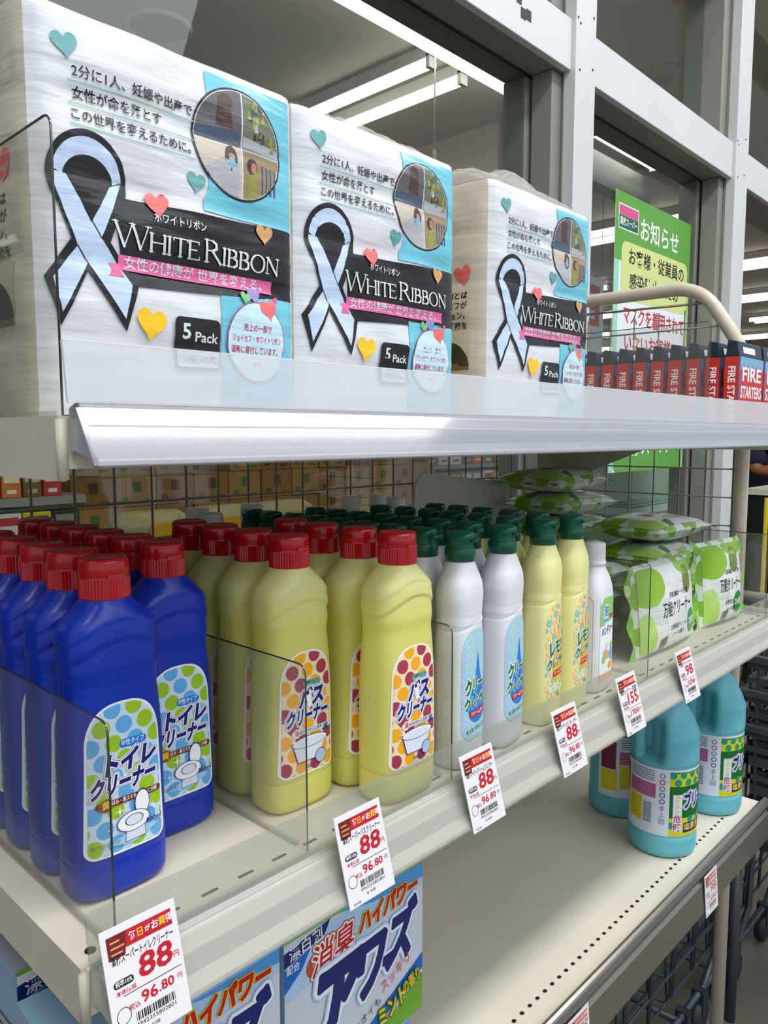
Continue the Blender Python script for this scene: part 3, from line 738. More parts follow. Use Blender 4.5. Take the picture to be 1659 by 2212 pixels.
def label_cleanser(lemon):
    p = Print(); w, h = .043, .098; O = arch(w, h, .012, .98)
    if not lemon:
        p.poly(O, ink('mist', (206, 226, 242))); p.up()
        rr = random.Random(5); r = 0; y = .002
        while y < h:
            for k in range(-4, 5): p.poly(ell(k * .0082 + (.0041 if r % 2 else 0), y, .0040, n=14), (ink('mist_blue', (172, 208, 240)), ink('mist_green', (170, 216, 214)))[(k + r) % 2], O)
            y += .0071; r += 1
        p.up(); D = drop(.002, .031, .0175, .047); p.poly(D[:21], ink('drop_blue', (20, 130, 226))); p.poly([D[0], D[20]] + D[21:], ink('drop_blue', (20, 130, 226)))
        words = [('クリーム', .002, .0475, .0150, .040), ('クレンザー', .002, .0330, .0120, .041)]
        p.up()
        for t in words: p.halo(t[0], t[1], t[2], t[3], WHT, .085, w=t[4], rot=.06)
        p.up()
        for t in words: p.text(t[0], t[1], t[2], t[3], GRN, .056, w=t[4], rot=.06)
        p.up(); p.poly(rrect(-.012, .0195, .019, .0255, .002), ink('tag_red', (190, 24, 44))); p.up(); p.text('クリームタイプ', .0035, .0225, .0048, WHT, .02, w=.028, rot=.0)
        p.text('キズをつけにくい', 0, .0085, .0050, GRN, .015, w=.034, rot=.04)
    else:
        bl = ink('lemon_blue', (150, 205, 205)); pk = ink('lemon_peach', (250, 208, 160)); rr = random.Random(8); r = 0; y = .006
        while y < h:
            for k in range(-4, 5):
                p.poly(ell(k * .0085 + (.0042 if r % 2 else 0), y, .0038 if (k + r) % 3 else .0026, n=14), pk if (k * 2 + r) % 3 else bl, O)
            y += .0074; r += 1
        p.up(); D = drop(.004, .033, .0150, .046); m_ = ink('lemon_gold', (250, 186, 20)); p.poly(D[:21], m_); p.poly([D[0], D[20]] + D[21:], m_)
        words = [('レモン', .001, .0520, .0165, .036), ('クレンザー', .001, .0375, .0120, .040)]
        p.up()
        for t in words: p.halo(t[0], t[1], t[2], t[3], WHT, .080, w=t[4], rot=.06)
        p.up()
        for t in words: p.text(t[0], t[1], t[2], t[3], GRN, .056, w=t[4], rot=.06)
        p.up(); p.poly(rrect(-.010, .0235, .019, .0295, .002), ink('tag_red', (190, 24, 44))); p.up(); p.text('クリームタイプ', .0045, .0265, .0045, WHT, .02, w=.026)
        p.rect(-.018, .0085, .018, .0145, ink('lemon_pale', (246, 244, 206))); p.up(); p.text('ニオイも防ぐ', -.001, .0115, .0050, ink('leaf', (110, 180, 150)), .015, w=.034, rot=.03); p.text('400g', .004, .0035, .0042, GRN, .01)
    return p
def make_cleanser(name, body, lemon):
    t = thing(name, '', 'bottle'); bottle_mesh(PK, groove, 64, zsK).build('bottle_body', body, t); green_cap().build('cap', cap_g, t)
    label_cleanser(lemon).build('label_print', t, (lambda u_, v_: front_map(PK, 0.0005, .028)(u_ * 1.06, v_ * 1.10)), base=.0004, step=.00009, cutx=frange(-.024, .024, 18), cuty=frange(0, .1, 12))
    return t
wc = make_cleanser('cream_cleanser_bottle', white_m, False); lc = make_cleanser('lemon_cleanser_bottle', lemon_m, True)
for first, kind, cols in ((wc, 'white cream cleanser bottle with green cap', (('left', .584, .4535, 9), ('right', .655, .4535, 8))), (lc, 'pale yellow lemon cleanser bottle with green cap', (('left', .7365, .456, 7), ('right', .8005, .458, 6)))):
    u = False
    for cname, x, y0, n in cols:
        for i in range(n):
            place(first, u, x + jr.uniform(-.002, .002) * (i > 0), y0 - .002 + .0405 * i + .005 * (i > 0), ZL + .0002, '%s, %s in the %s column' % (kind, ORD[i], cname), kind.split(' with')[0] + 's', jr.uniform(-.06, .06) if i else .17); u = True
# --- foam hand soap refill bottle (white, no cap)
PH = [(0, .024, .0165, 3), (.003, .0268, .0195, 3.4), (.008, .0276, .0204, 3.8), (.118, .0276, .0204, 3.8), (.130, .0268, .0198, 3.4), (.142, .0235, .0182, 2.8), (.152, .0170, .0155, 2.3), (.156, .0142, .0142, 2), (.158, .0138, .0138, 2), (.159, .0150, .0150, 2), (.163, .0150, .0150, 2), (.1635, .0142, .0142, 2), (.184, .0142, .0142, 2), (.1865, .0132, .0132, 2)]
zsH = [0, .0012, .003, .0055, .008] + frange(.02, .118, 10) + frange(.12, .156, 18) + [.157, .158, .1585, .159, .161, .163, .1635, .166, .175, .184, .1852, .1865]
hs = thing('hand_soap_bottle', 'white capless hand soap refill bottle beside the lemon cleanser bottles', 'bottle', (.876, .466, ZL + .0002), .10)
bottle_mesh(PH, None, 64, zsH).build('bottle_body', white_m, hs)
def side_panel():
    m = MB(); o_ = rrect(-.013, .012, .013, .122, .008); i_ = rrect(-.0118, .0132, .0118, .1208, .007); n = len(o_)
    vs = [(-.0278, y, z) for y, z in o_] + [(-.0272, y, z) for y, z in i_]
    m.add(vs, [(k, (k + 1) % n, n + (k + 1) % n, n + k) for k in range(n)]); return m
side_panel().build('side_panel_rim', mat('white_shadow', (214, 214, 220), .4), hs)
p = Print(); w_, h_ = .046, .108; p.rect(-.022, 0, .022, h_, WHT); p.up(); p.poly([(-.022, .072), (.022, .080), (.022, h_), (-.016, h_), (-.022, .098)], LGRN)
p.up(); p.poly(rrect(-.016, .074, -.001, .100, .005), ink('mist', (206, 226, 242))); p.up(); p.text('泡', -.0085, .090, .014, BLUE, .05); p.text('薬用', .007, .083, .0065, RED, .04); p.text('詰替用', -.0085, .079, .005, BLUE, .01)
p.text('ハンドソープ', .001, .0660, .0125, NAVY, .04, w=.040, rot=.06)
# plain generic hands and bubbles in place of the mascots
sk_ = ink('skin_tan', (222, 170, 130))
p.polys([ell(-.009, .037, .0065, .0055), ell(-.001, .034, .006, .005)], sk_); p.polys([ell(-.013, .030, .005), ell(.009, .046, .004)], LGRN); p.polys([ell(.009, .035, .004, .009)], SKY); p.poly(ell(.006, .020, .005), ORG); p.poly(ell(-.004, .046, .004), PALE)
p.rect(-.022, .002, .020, .012, ink('peach', (246, 190, 160)))
p.build('label_print', hs, front_map(PH, .002, .012), base=.0004, step=.00009, cutx=frange(-.024, .024, 18), cuty=frange(0, .11, 10))
# --- clear bottles with white caps at the back of the middle shelf
pet = clear('pet_clear', (236, 240, 240), gloss=.14, haze=.16, rough=.04, haze_rgb=(225, 228, 228)); capw = mat('white_screw_cap', (232, 232, 230), .4)
cb = thing('clear_bottle', '', 'bottle'); m = MB(); m.lathe([(.026, 0), (.030, .004), (.030, .145), (.028, .165), (.019, .188), (.0125, .200), (.0125, .207)], 28); m.build('bottle_body', pet, cb)
m = MB(); m.lathe([(.0145, .206), (.0148, .207), (.0145, .226), (.0135, .228)], 24); m.build('cap', capw, cb)
u = False
for i, (x, y, nm) in enumerate(((.545, .842, 'leftmost, against the mesh'), (.520, .775, 'in front of the leftmost one'), (.630, .842, 'third along the mesh from the left'), (.815, .842, 'second from the grey board'), (.878, .842, 'next to the grey board'), (.845, .775, 'standing before the pair by the grey board'))):
    place(cb, u, x, y, ZL + .0002, 'clear bottle with white cap, %s' % nm, 'clear white-capped bottles'); u = True

# ================================================================== TISSUE PACKS
film_b = ((9, 9, 60), .55, .004)
PKM = {}
def film(name, rgb):
    """printed wrapping film: wrinkled, glossy"""
    return mat('film_' + name, rgb, .30, spec=.4, coat=.16, bump=((9, 9, 48), .45, .006))
F_W = film('white', (218, 221, 228)); F_K = film('black', (22, 22, 26)); F_A = film('aqua', (112, 196, 218)); F_P = film('pink', (226, 100, 158)); F_L = film('ribbon_blue', (196, 216, 244)); F_LB = film('ribbon_shade', (140, 180, 236))
F_T = film('teal', (98, 166, 168)); F_C = film('coral', (234, 112, 112)); F_G = film('gold', (206, 156, 98)); F_Y = film('yellow', (250, 200, 36)); F_GR = film('grey', (120, 128, 130)); F_PA = film('pale_aqua', (196, 230, 240)); F_M = film('magenta', (196, 40, 110)); F_V = film('violet', (150, 140, 196)); F_GN = film('green', (128, 190, 130)); F_LINE = film('line_green', (130, 190, 165))
def serif(p, s, x, y, h, m, wd=None):
    """thin serif capitals drawn as strokes; a capital followed by small capitals"""
    G = {'W': (1.25, [((0, 1), (.32, 0), 1), ((.32, 0), (.62, 1), 0), ((.62, 1), (.92, 0), 1), ((.92, 0), (1.22, 1), 0)], [(0, 1), (.62, 1), (1.22, 1)]),
         'H': (.85, [((.1, 0), (.1, 1), 1), ((.75, 0), (.75, 1), 1), ((.1, .52), (.75, .52), 0)], [(.1, 0), (.1, 1), (.75, 0), (.75, 1)]),
         'I': (.32, [((.14, 0), (.14, 1), 1)], [(.14, 0), (.14, 1)]),
         'T': (.75, [((.37, 0), (.37, 1), 1), ((.02, .98), (.72, .98), 0), ((.02, .98), (.02, .84), 0), ((.72, .98), (.72, .84), 0)], [(.37, 0)]),
         'E': (.68, [((.1, 0), (.1, 1), 1), ((.1, .98), (.58, .98), 0), ((.1, .52), (.48, .52), 0), ((.1, .02), (.62, .02), 0), ((.58, .98), (.58, .84), 0), ((.62, .02), (.62, .17), 0)], [(.1, 0), (.1, 1)]),
         'R': (.78, [((.1, 0), (.1, 1), 1), ((.1, .98), (.36, .97), 0), ((.36, .97), (.52, .86), 1), ((.52, .86), (.52, .64), 1), ((.52, .64), (.36, .53), 1), ((.36, .53), (.1, .52), 0), ((.34, .52), (.74, 0), 1)], [(.1, 0), (.1, 1)]),
         'B': (.70, [((.1, 0), (.1, 1), 1), ((.1, .98), (.36, .97), 0), ((.36, .97), (.5, .88), 1), ((.5, .88), (.5, .64), 1), ((.5, .64), (.36, .53), 1), ((.1, .53), (.4, .53), 0), ((.4, .53), (.58, .42), 1), ((.58, .42), (.58, .14), 1), ((.58, .14), (.42, .02), 1), ((.42, .02), (.1, .02), 0)], [(.1, 0), (.1, 1)]),
         'O': (.92, [((.45 + .40 * math.cos(a), .5 + .51 * math.sin(a)), (.45 + .40 * math.cos(b), .5 + .51 * math.sin(b)), abs(math.cos((a + b) / 2)) ** 1.5) for a, b in zip(frange(0, 2 * PI, 20), frange(0, 2 * PI, 20)[1:])], []),
         'N': (.88, [((.12, 0), (.12, 1), 0), ((.12, 1), (.76, 0), 1), ((.76, 0), (.76, 1), 0)], [(.12, 0), (.12, 1), (.76, 1)]),
         ' ': (.22, [], [])}
    tot = 0
    for ch in s: tot += G[ch.upper()][0] * (1.0 if ch.isupper() else .78)
    k = wd / (tot * h); cx = x
    for ch in s:
        a, st, se = G[ch.upper()]; f = h * (1.0 if ch.isupper() else .78)
        for (p0, p1, t) in st:
            p.polys(stroke([(cx + p0[0] * f * k, y + p0[1] * f), (cx + p1[0] * f * k, y + p1[1] * f)], h * (.055 + .065 * t)), m)
        for (sx, sy) in se: p.rect(cx + (sx - .12) * f * k, y + sy * f - (h * .045 if sy else 0), cx + (sx + .12) * f * k, y + sy * f + (0 if sy else h * .045), m)
        cx += a * f * k
PWID, PHT, PDEP = .206, .252, .125
def pack_front(seed):
    def f(u, v):
        a = (u / PWID - .5) * 2; b = (v / PHT - .5) * 2
        y = -.004 * (1 - a ** 6) * (1 - b ** 6) - .0022 * abs(math.sin(PI * v / (PHT / 5))) ** .6 * (1 - a ** 8)
        y += .0022 * noise.noise((u * 22 + seed * 3.1, v * 34, seed)) * (1 - a ** 8) + .0008 * noise.noise((u * 20 + seed, v * 160, seed * 2.0))
        y += .012 * max(0, abs(a) - .90) ** 1.6 * 12 + .010 * max(0, abs(b) - .94) ** 1.6 * 12
        return y
    return f
def pack_print():
    p = Print(); W_, Hh = PWID, PHT
    p.rect(.123, .148, W_ - .004, Hh - .006, F_A); p.poly([(.123, .148), (.118, .148), (.118, .156), (.122, .162), (.123, .17)], F_A); p.rect(.131, .012, W_ - .004, .094, F_A)
    # dark band
    p.poly([(.048, .143), (W_ - .004, .148), (W_ - .004, .094), (.056, .087)], F_K)
    p.up()
    for i, (t, x1, w_) in enumerate((('2分に1人、妊娠や出産で', .1115, .086), ('女性が命を落とす', .086, .061), ('この世界を変えるために。', .1105, .085))):
        y = .2135 - .0128 * i * 1.02
        p.text(t, .0255 + w_ / 2, y, .0082, F_K, .022 if i != 1 else .035, w=w_); p.rect(.0225, y - .0062, .1125, y - .0055, F_LINE)
    p.poly(heart(.0215, .2285, .0165, -.15), F_T); p.poly(heart(.1125, .1665, .0150, .1), F_T)
    # round photograph: four quiet scenes
    c = (.150, .2005); R = .0395
    p.poly(ell(c[0], c[1], R, n=48), F_K); p.up(); p.poly(ell(c[0], c[1], R - .0016, n=48), F_W); p.up(); I = ell(c[0], c[1], R - .0022, n=48)
    Q = [film('photo_a', (92, 88, 92)), film('photo_b', (108, 116, 92)), film('photo_c', (196, 186, 172)), film('photo_d', (150, 132, 104))]
    x_, y_ = c[0] + .0018, c[1] - .002; g = .0006
    p.poly([(x_ - .05, y_ + g), (x_ - g, y_ + g), (x_ - g, y_ + .05), (x_ - .05, y_ + .05)], Q[0], I); p.poly([(x_ + g, y_ + g), (x_ + .05, y_ + g), (x_ + .05, y_ + .05), (x_ + g, y_ + .05)], Q[1], I)
    p.poly([(x_ - .05, y_ - .05), (x_ - g, y_ - .05), (x_ - g, y_ - g), (x_ - .05, y_ - g)], Q[2], I); p.poly([(x_ + g, y_ - .05), (x_ + .05, y_ - .05), (x_ + .05, y_ - g), (x_ + g, y_ - g)], Q[3], I)
    p.up(); rr = random.Random(4); D = [film('dk_brown', (72, 50, 44)), film('dk_blue', (70, 88, 108)), film('olive', (148, 148, 70)), film('mid', (176, 178, 184)), film('skinphoto', (176, 130, 100))]
    p.poly([(x_ - .022, y_ + .012), (x_ - .008, y_ + .010), (x_ - .010, y_ + .030), (x_ - .020, y_ + .032)], D[0], I); p.poly([(x_ - .04, y_ + .002), (x_ - .002, y_ + .002), (x_ - .002, y_ + .012), (x_ - .04, y_ + .009)], D[1], I); p.poly(ell(x_ - .014, y_ + .030, .006, .005), D[0], I)
    for k in range(22): 
        a, b = x_ + rr.uniform(.003, .032), y_ + rr.uniform(.004, .033); p.poly([(a, b), (a + .004, b), (a + .003, b + .006), (a + .001, b + .006)], D[rr.choice((1, 2, 2, 0, 3))], I)
    p.poly([(x_ + .001, y_ - .001), (x_ + .04, y_ - .001), (x_ + .04, y_ + .007), (x_ + .001, y_ + .009)], D[3], I)
    p.poly([(x_ - .04, y_ - .026), (x_ - .004, y_ - .040), (x_ - .003, y_ - .012), (x_ - .018, y_ - .010)], D[3], I); p.poly(ell(x_ - .010, y_ - .009, .0055, .009), D[0], I)
    p.poly([(x_ + .004, y_ - .036), (x_ + .014, y_ - .036), (x_ + .013, y_ - .014), (x_ + .005, y_ - .018)], D[2], I); p.poly(ell(x_ + .009, y_ - .011, .005, .006), D[0], I)
    for k in range(4): p.rect(x_ + .018 + .004 * k, y_ - .028, x_ + .0195 + .004 * k, y_ - .008, D[1])
    p.up(); p.poly(ell(x_ - .0095, y_ - .012, .003, .004), film('mask_blue', (130, 180, 220)), I); p.poly(ell(x_ - .0095, y_ - .0075, .0028, .0022), D[4], I); p.poly(ell(x_ + .0105, y_ - .0115, .0028, .004), D[4], I)
    # ribbon emblem
    p.up(); p.poly(ell(.033, .1510, .0262, .0285, 40), F_K)
    p.poly([(.0072, .150), (.0208, .112), (.0040, .0868), (.0125, .0570), (.0308, .0935), (.0553, .0570), (.0645, .0875), (.0460, .113), (.0590, .150)], F_K)
    p.polys([[(.0040, .0868), (.0125, .0570), (.0308, .0935), (.0208, .112)], [(.0308, .0935), (.0553, .0570), (.0645, .0875), (.0400, .118)]], F_K)
    p.up(); p.ring(ell(.033, .1510, .0225, .0240, 24, PI * .02, PI * .98), ell(.033, .1490, .0165, .0150, 24, PI * .02, PI * .98), F_L, False)
    p.up(); p.poly([(.0555, .1520), (.0470, .1480), (.0255, .1090), (.0086, .0865), (.0135, .0655), (.0400, .1150)], F_L)
    p.up(); p.poly([(.0100, .1510), (.0105, .1450), (.0245, .1080), (.0545, .0650), (.0598, .0875), (.0330, .1240), (.0190, .1500)], F_L)
    p.up(); p.polys(stroke([(.0190, .1500), (.0335, .1250), (.0400, .1145)], .0007), F_K); p.polys(stroke([(.0245, .1080), (.0310, .0985)], .0007), F_K)
    # names and banner
    p.up(); p.text('ホワイトリボン', .098, .1350, .0072, F_W, .012, w=.040); serif(p, 'White Ribbon', .0490, .1120, .0158, F_W, .1365)
    p.poly([(.0510, .1065), (.1785, .1065), (.1785, .0968), (.0510, .0968)], F_P); p.poly([(.0445, .1005), (.0510, .1005), (.0545, .0920), (.0440, .0920), (.0465, .0960)], F_P); p.polys([ell(.1815, .0935, .0016), [(.179, .092), (.184, .092), (.184, .096)]], F_P)
    p.up(); p.text('女性の健康が 世界を変える。', .115, .1016, .0088, F_W, .012, w=.114)
    p.poly(heart(.0808, .1445, .0175, -.1), F_C); p.poly(heart(.1720, .1415, .0155, .05), F_G)
    # foot of the pack
    p.poly(heart(.0735, .0645, .0225, .08), F_Y); p.up(); p.poly(rrect(.0915, .0355, .1290, .0715, .004), F_K); p.up(); p.rect(.0935, .0370, .1270, .0475, F_W); p.text('5', .1005, .0610, .0150, F_W, .03); p.text('Pack', .1165, .0580, .0098, F_W, .015, w=.019)
    p.up(); p.text('150組(300枚)', .11025, .0424, .0072, F_K, .015, w=.031)
    p.poly(ell(.1628, .0590, .0275, .0300, 36), F_M); p.up(); p.poly(ell(.1628, .0590, .0267, .0292, 36), F_PA); p.up()
    for i, (t, w_) in enumerate((('売上の一部で', .026), ('ジョイセフ・ホワイトリボン', .046), ('運動に寄付しています。', .044))): p.text(t, .1628, .0690 - .0082 * i, .0060, F_M, .012, w=w_)
    p.poly(heart(.1605, .0425, .0045), F_C); p.poly(heart(.1655, .0425, .0045), F_C)
    p.poly(heart(.1735, .0850, .0170, -.2), F_C); p.poly(heart(.1600, .0945, .0120), F_V); p.poly(heart(.1520, .0915, .0095, .2), F_GN)
    return p
pack_p = pack_print()
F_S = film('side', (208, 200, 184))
wrap = clear('loose_wrap', (246, 246, 246), gloss=.20, haze=.30, rough=.12, haze_rgb=(240, 238, 234))
def tissue_pack(label, x, y, seed, crest=.022, rz=0):
    t = thing('tissue_pack', label, 'tissue pack', (x, y, ZU + .0005), rz, 'five-packs of tissues on the upper shelf')
    ff = pack_front(seed); m = MB()
    nu, nv, nd = 42, 60, 24
    # front, back
    def grid(fn, a, b, mi=0):
        vs = [fn(i / a, j / b) for j in range(b + 1) for i in range(a + 1)]
        m.add(vs, [(j * (a + 1) + i, j * (a + 1) + i + 1, (j + 1) * (a + 1) + i + 1, (j + 1) * (a + 1) + i) for j in range(b) for i in range(a)], mi, True)
    def topz(u, d): return PHT + .010 * math.sin(PI * u) ** .5 * math.sin(PI * d) ** .7 + .003 * noise.noise((u * 7, d * 7, seed * 5.3)) * math.sin(PI * u) * math.sin(PI * d)
    def sidex(v, d): return -.004 * math.sin(PI * d) ** .5 - .0035 * abs(math.sin(PI * v * 5)) ** .5 * math.sin(PI * d) ** .4 + .002 * noise.noise((v * 10, d * 6, seed * 1.7)) * math.sin(PI * d)
    f00 = ff(0, PHT / 2)
    grid(lambda u, v: (u * PWID, ff(u * PWID, v * PHT), v * PHT), nu, nv)
    grid(lambda u, v: (u * PWID, PDEP - ff(u * PWID, v * PHT), v * PHT), nu, nv)
    grid(lambda d, v: (sidex(v, d), ff(0, v * PHT) + (PDEP - 2 * ff(0, v * PHT)) * d, v * PHT), nd, nv, 1)
    grid(lambda d, v: (PWID - sidex(v, d), ff(PWID, v * PHT) + (PDEP - 2 * ff(PWID, v * PHT)) * d, v * PHT), nd, nv, 1)
    grid(lambda u, d: (u * PWID, ff(u * PWID, PHT) + (PDEP - 2 * ff(u * PWID, PHT)) * d, topz(u, d)), nu, nd, 1)
    grid(lambda u, d: (u * PWID, ff(u * PWID, 0) + (PDEP - 2 * ff(u * PWID, 0)) * d, 0), nu, nd, 1)
    body = m.build('wrapped_tissues', [F_W, F_S], t)
    def mp(u, v):
        e = .001; y0 = ff(u, v); n = Vector((ff(u + e, v) - ff(u - e, v), -2 * e, ff(u, v + e) - ff(u, v - e))).normalized()
        return ((u, y0, v), Vector((-n.x * -1, n.y, n.z)) * 1)
    pack_p.build('front_print', t, lambda u, v: ((u, ff(u, v), v), (0, -1, 0)), base=.0007, step=.0001, cutx=frange(0, PWID, 42), cuty=frange(0, PHT, 60))
    # left side print
    q = Print(); q.poly(heart(-.028, .158, .022, -.15), F_C)
    for i, s in enumerate(('RUNとは', 'ジョイセフが', 'アクション。', '命と健康を')): q.text(s, -.022, .136 - i * .0105, .0085, F_K, .03 if i == 0 else .015, align='R')
    q.rect(-.075, .058, -.018, .098, film('photo_e', (196, 186, 160))); q.up(); q.poly(ell(-.045, .062, .026, .026, 20, 0, PI) , film('photo_f', (62, 60, 36))); q.rect(-.075, .058, -.019, .066, film('photo_g', (120, 100, 60)))
    def sm_(u, v): return ((sidex(v / PHT, min(max(-u / PDEP, 0), 1)), -u + ff(0, v), v), (-1, 0, 0))
    q.build('side_print', t, sm_, base=.0006, step=.00012, cutx=frange(-.1, 0, 12), cuty=frange(0, PHT, 30))
    # loose clear film gathered along the top
    c = MB(); nx, nr = 40, 8; vs = []
    for i in range(nx + 1):
        u = i / nx
        for j in range(nr + 1):
            s = j / nr; env = math.sin(PI * min(max(u, .001), .999)) ** .35
            yy = .004 + .118 * s; zz = topz(u, s) + .001 + crest * env * math.sin(PI * s) ** .8 * (1 + .45 * noise.noise((u * 6, s * 3, seed * 9.1))) + .003 * noise.noise((u * 26, s * 9, seed))
            vs.append((u * PWID * .99 + .001, yy, zz))
    c.add(vs, [(i * (nr + 1) + j, (i + 1) * (nr + 1) + j, (i + 1) * (nr + 1) + j + 1, i * (nr + 1) + j + 1) for i in range(nx) for j in range(nr)], 0, True)
    c.build('top_wrap', wrap, t)
    return t
tissue_pack('largest-looking white tissue five-pack at the left end of the upper shelf', .2065, .490, 1.0, .006)
tissue_pack('middle white tissue five-pack on the upper shelf', .4165, .492, 2.0, .012)
tissue_pack('right-hand white tissue five-pack with crumpled clear top', .672, .484, 3.0, .024)

# ================================================================== FIRE STARTER BOXES
f_red = mat('carton_red', (206, 44, 36), .45, var=(12, .08)); f_dk = mat('carton_navy_top', (22, 46, 62), .4); f_bl = mat('carton_blue', (40, 108, 186), .4)
def fire_box():
    t = thing('fire_starter_box', '', 'box'); b, h, d = .112, .112, .0225
    MB().box(0, b, 0, d, 0, h).build('carton', f_red, t, bevel=.0008)
    m = MB(); m.add([(.002, .0005, h), (b - .002, .0005, h), (b - .002, d - .0005, h), (.002, d - .0005, h), (.002, .004, h + .024), (b - .002, .004, h + .024), (b - .002, d - .003, h + .027), (.002, d - .003, h + .027)], [(0, 3, 2, 1), (4, 5, 6, 7), (0, 1, 5, 4), (1, 2, 6, 5), (2, 3, 7, 6), (3, 0, 4, 7)], 0)
    m.build('header_flap', f_dk, t, bevel=.0015)
    p = Print(); p.rect(.0, 0, b, h, f_red); p.up(); p.rect(0, 0, .006, h, f_bl); p.rect(.006, .092, b, h, ink('fire_sky', (120, 176, 206)))
    p.polys([[(.008 + k * .0095, .088), (.0175 + k * .0095, .088), (.0128 + k * .0095, .104 if k % 2 else .098)] for k in range(11)], f_red)
    p.up(); p.text('FIRE', .058, .084, .030, WHT, .05, w=.085); p.text('STARTERS', .058, .056, .026, WHT, .05, w=.096); p.poly(ell(.058, .030, .034, .012, 20, 0, PI), BLK)
    p.build('front_print', t, lambda u, v: ((u, 0, v), (0, -1, 0)), base=.0004, step=.00012, smooth=False)
    q = Print(); q.text('FIRE STARTERS', 0, 0, .0155, WHT, .03, w=.094)
    q.build('spine_print', t, lambda u, v: ((0, d / 2 - v, .050 - u), (-1, 0, 0)), base=.0004, smooth=False)
    r = Print(); r.rect(.02, .006, .075, .016, WHT)
    r.build('flap_print', t, lambda u, v: ((u, .0005 + v * .0035 / .024, h + v), (0, -1, .15)), base=.0006, smooth=False)
    return t
fb = fire_box(); u = False
for i in range(11):
    if i == 0: lab = 'red fire starter box, front one of the row beside the frame'
    else: lab = 'red fire starter box, %s from the front of the row' % ORD[i]
    place(fb, u, 1.270 + (.002 if i % 3 == 1 else 0), .4365 + .0305 * i, ZU + .0002, lab, 'red fire starter boxes'); u = True
place(fb, True, 1.388, .4365, ZU + .0002, 'red fire starter box cut off at the right edge of the photo', 'red fire starter boxes')
for k in range(1, 4): place(fb, True, 1.3885, .4365 + .0305 * k, ZU + .0002, 'red fire starter box, %s from the front in the right-hand row' % ORD[k], 'red fire starter boxes')

# ================================================================== DETERGENT BOXES
d_w = mat('carton_white_blue', (214, 218, 232), .35, coat=.3); d_side = mat('carton_blue_grey', (150, 186, 218), .4, coat=.2)
d_grad = ink('det_sky', (84, 160, 226)); d_navy = ink('det_navy', (18, 34, 110)); d_mid = ink('det_blue', (26, 104, 198)); d_org = ink('det_rust', (196, 84, 40)); d_gy = ink('det_yellow', (248, 206, 40)); d_r = ink('det_red', (196, 30, 24)); d_leaf = ink('det_leaf', (110, 168, 40)); d_pale = ink('det_pale', (176, 210, 244))
def det_front(w_, h_):
    p = Print(); p.rect(0, 0, w_, h_, d_w); p.up()
    p.poly([(0, h_ - .012), (0, h_ - .060), (.06, h_ - .050), (w_, h_ - .028), (w_, h_)], d_pale); p.poly([(.05, h_), (w_, h_), (w_, h_ - .020), (.12, h_ - .014)], d_grad); p.rect(0, h_ - .004, w_, h_, d_leaf)
    p.poly([(0, h_ - .012), (.060, h_ - .004), (.052, h_ - .016), (0, h_ - .026)], d_navy); p.poly([(0, h_ - .027), (.034, h_ - .020), (.022, h_ - .036), (0, h_ - .050)], d_mid)
    p.poly([(.075, 0), (w_, .044), (w_, .062), (.10, .020), (.055, 0)], d_mid); p.poly([(.11, 0), (w_, .0), (w_, .040)], d_leaf); p.poly([(.02, 0), (.05, 0), (.115, .022), (.125, .0)], d_grad)
    p.up(); p.text('漂白剤', .028, h_ - .0155, .0140, WHT, .02, w=.042, rot=.1); p.text('配合', .011, h_ - .030, .0085, WHT, .02)
    p.poly(ell(.060, h_ - .040, .033, .017, 28), d_org); p.up(); p.poly(ell(.062, h_ - .0395, .026, .0125, 28), ink('det_peach', (246, 206, 190)))
    for r_, m in ((.09, d_org), (.055, WHT), (.0, d_r)): p.up(); (p.halo('消臭', .064, h_ - .037, .0320, m, r_, .02, w=.058, rot=.10, sk=.2) if r_ else p.text('消臭', .064, h_ - .037, .0320, m, .056 * .5, w=.058, rot=.10, sk=.2))
    p.up(); p.halo('ハイパワー', .146, h_ - .0265, .0230, d_gy, .075, w=.090, rot=.07, sk=.2); p.up(); p.text('ハイパワー', .146, h_ - .0265, .0230, d_r, .056, w=.090, rot=.07, sk=.2)
    L = [('ア', .066, h_ - .096, .096, .058), ('ワ', .116, h_ - .080, .070, .036), ('ー', .143, h_ - .086, .05, .015), ('ズ', .163, h_ - .070, .062, .040)]
    for r_, m in ((.075, d_pale), (.05, WHT)):
        p.up()
        for t, cx, cy, hh, ww in L: p.halo(t, cx, cy, hh, m, r_ + .03, .02, w=ww, sk=.25, rot=.06)
    p.up()
    for t, cx, cy, hh, ww in L: p.halo(t, cx, cy, hh, d_navy, .035, .02, w=ww, sk=.25, rot=.06)
    p.up(); p.text('皮脂のニオイも', .096, .034, .0110, d_navy, .0, w=.074, rot=.32); p.text('スッキリ', .156, .062, .0150, ink('det_coral', (226, 110, 110)), .01, w=.046, rot=.32)
    for off, m in ((.12, ink('det_forest', (40, 110, 30))), (.05, d_gy)): p.up(); p.halo('ミント', .150, .028, .024, m, off - .045, w=.042, rot=.25); p.halo('の香り', .182, .040, .017, m, off - .045, w=.028, rot=.25)
    return p
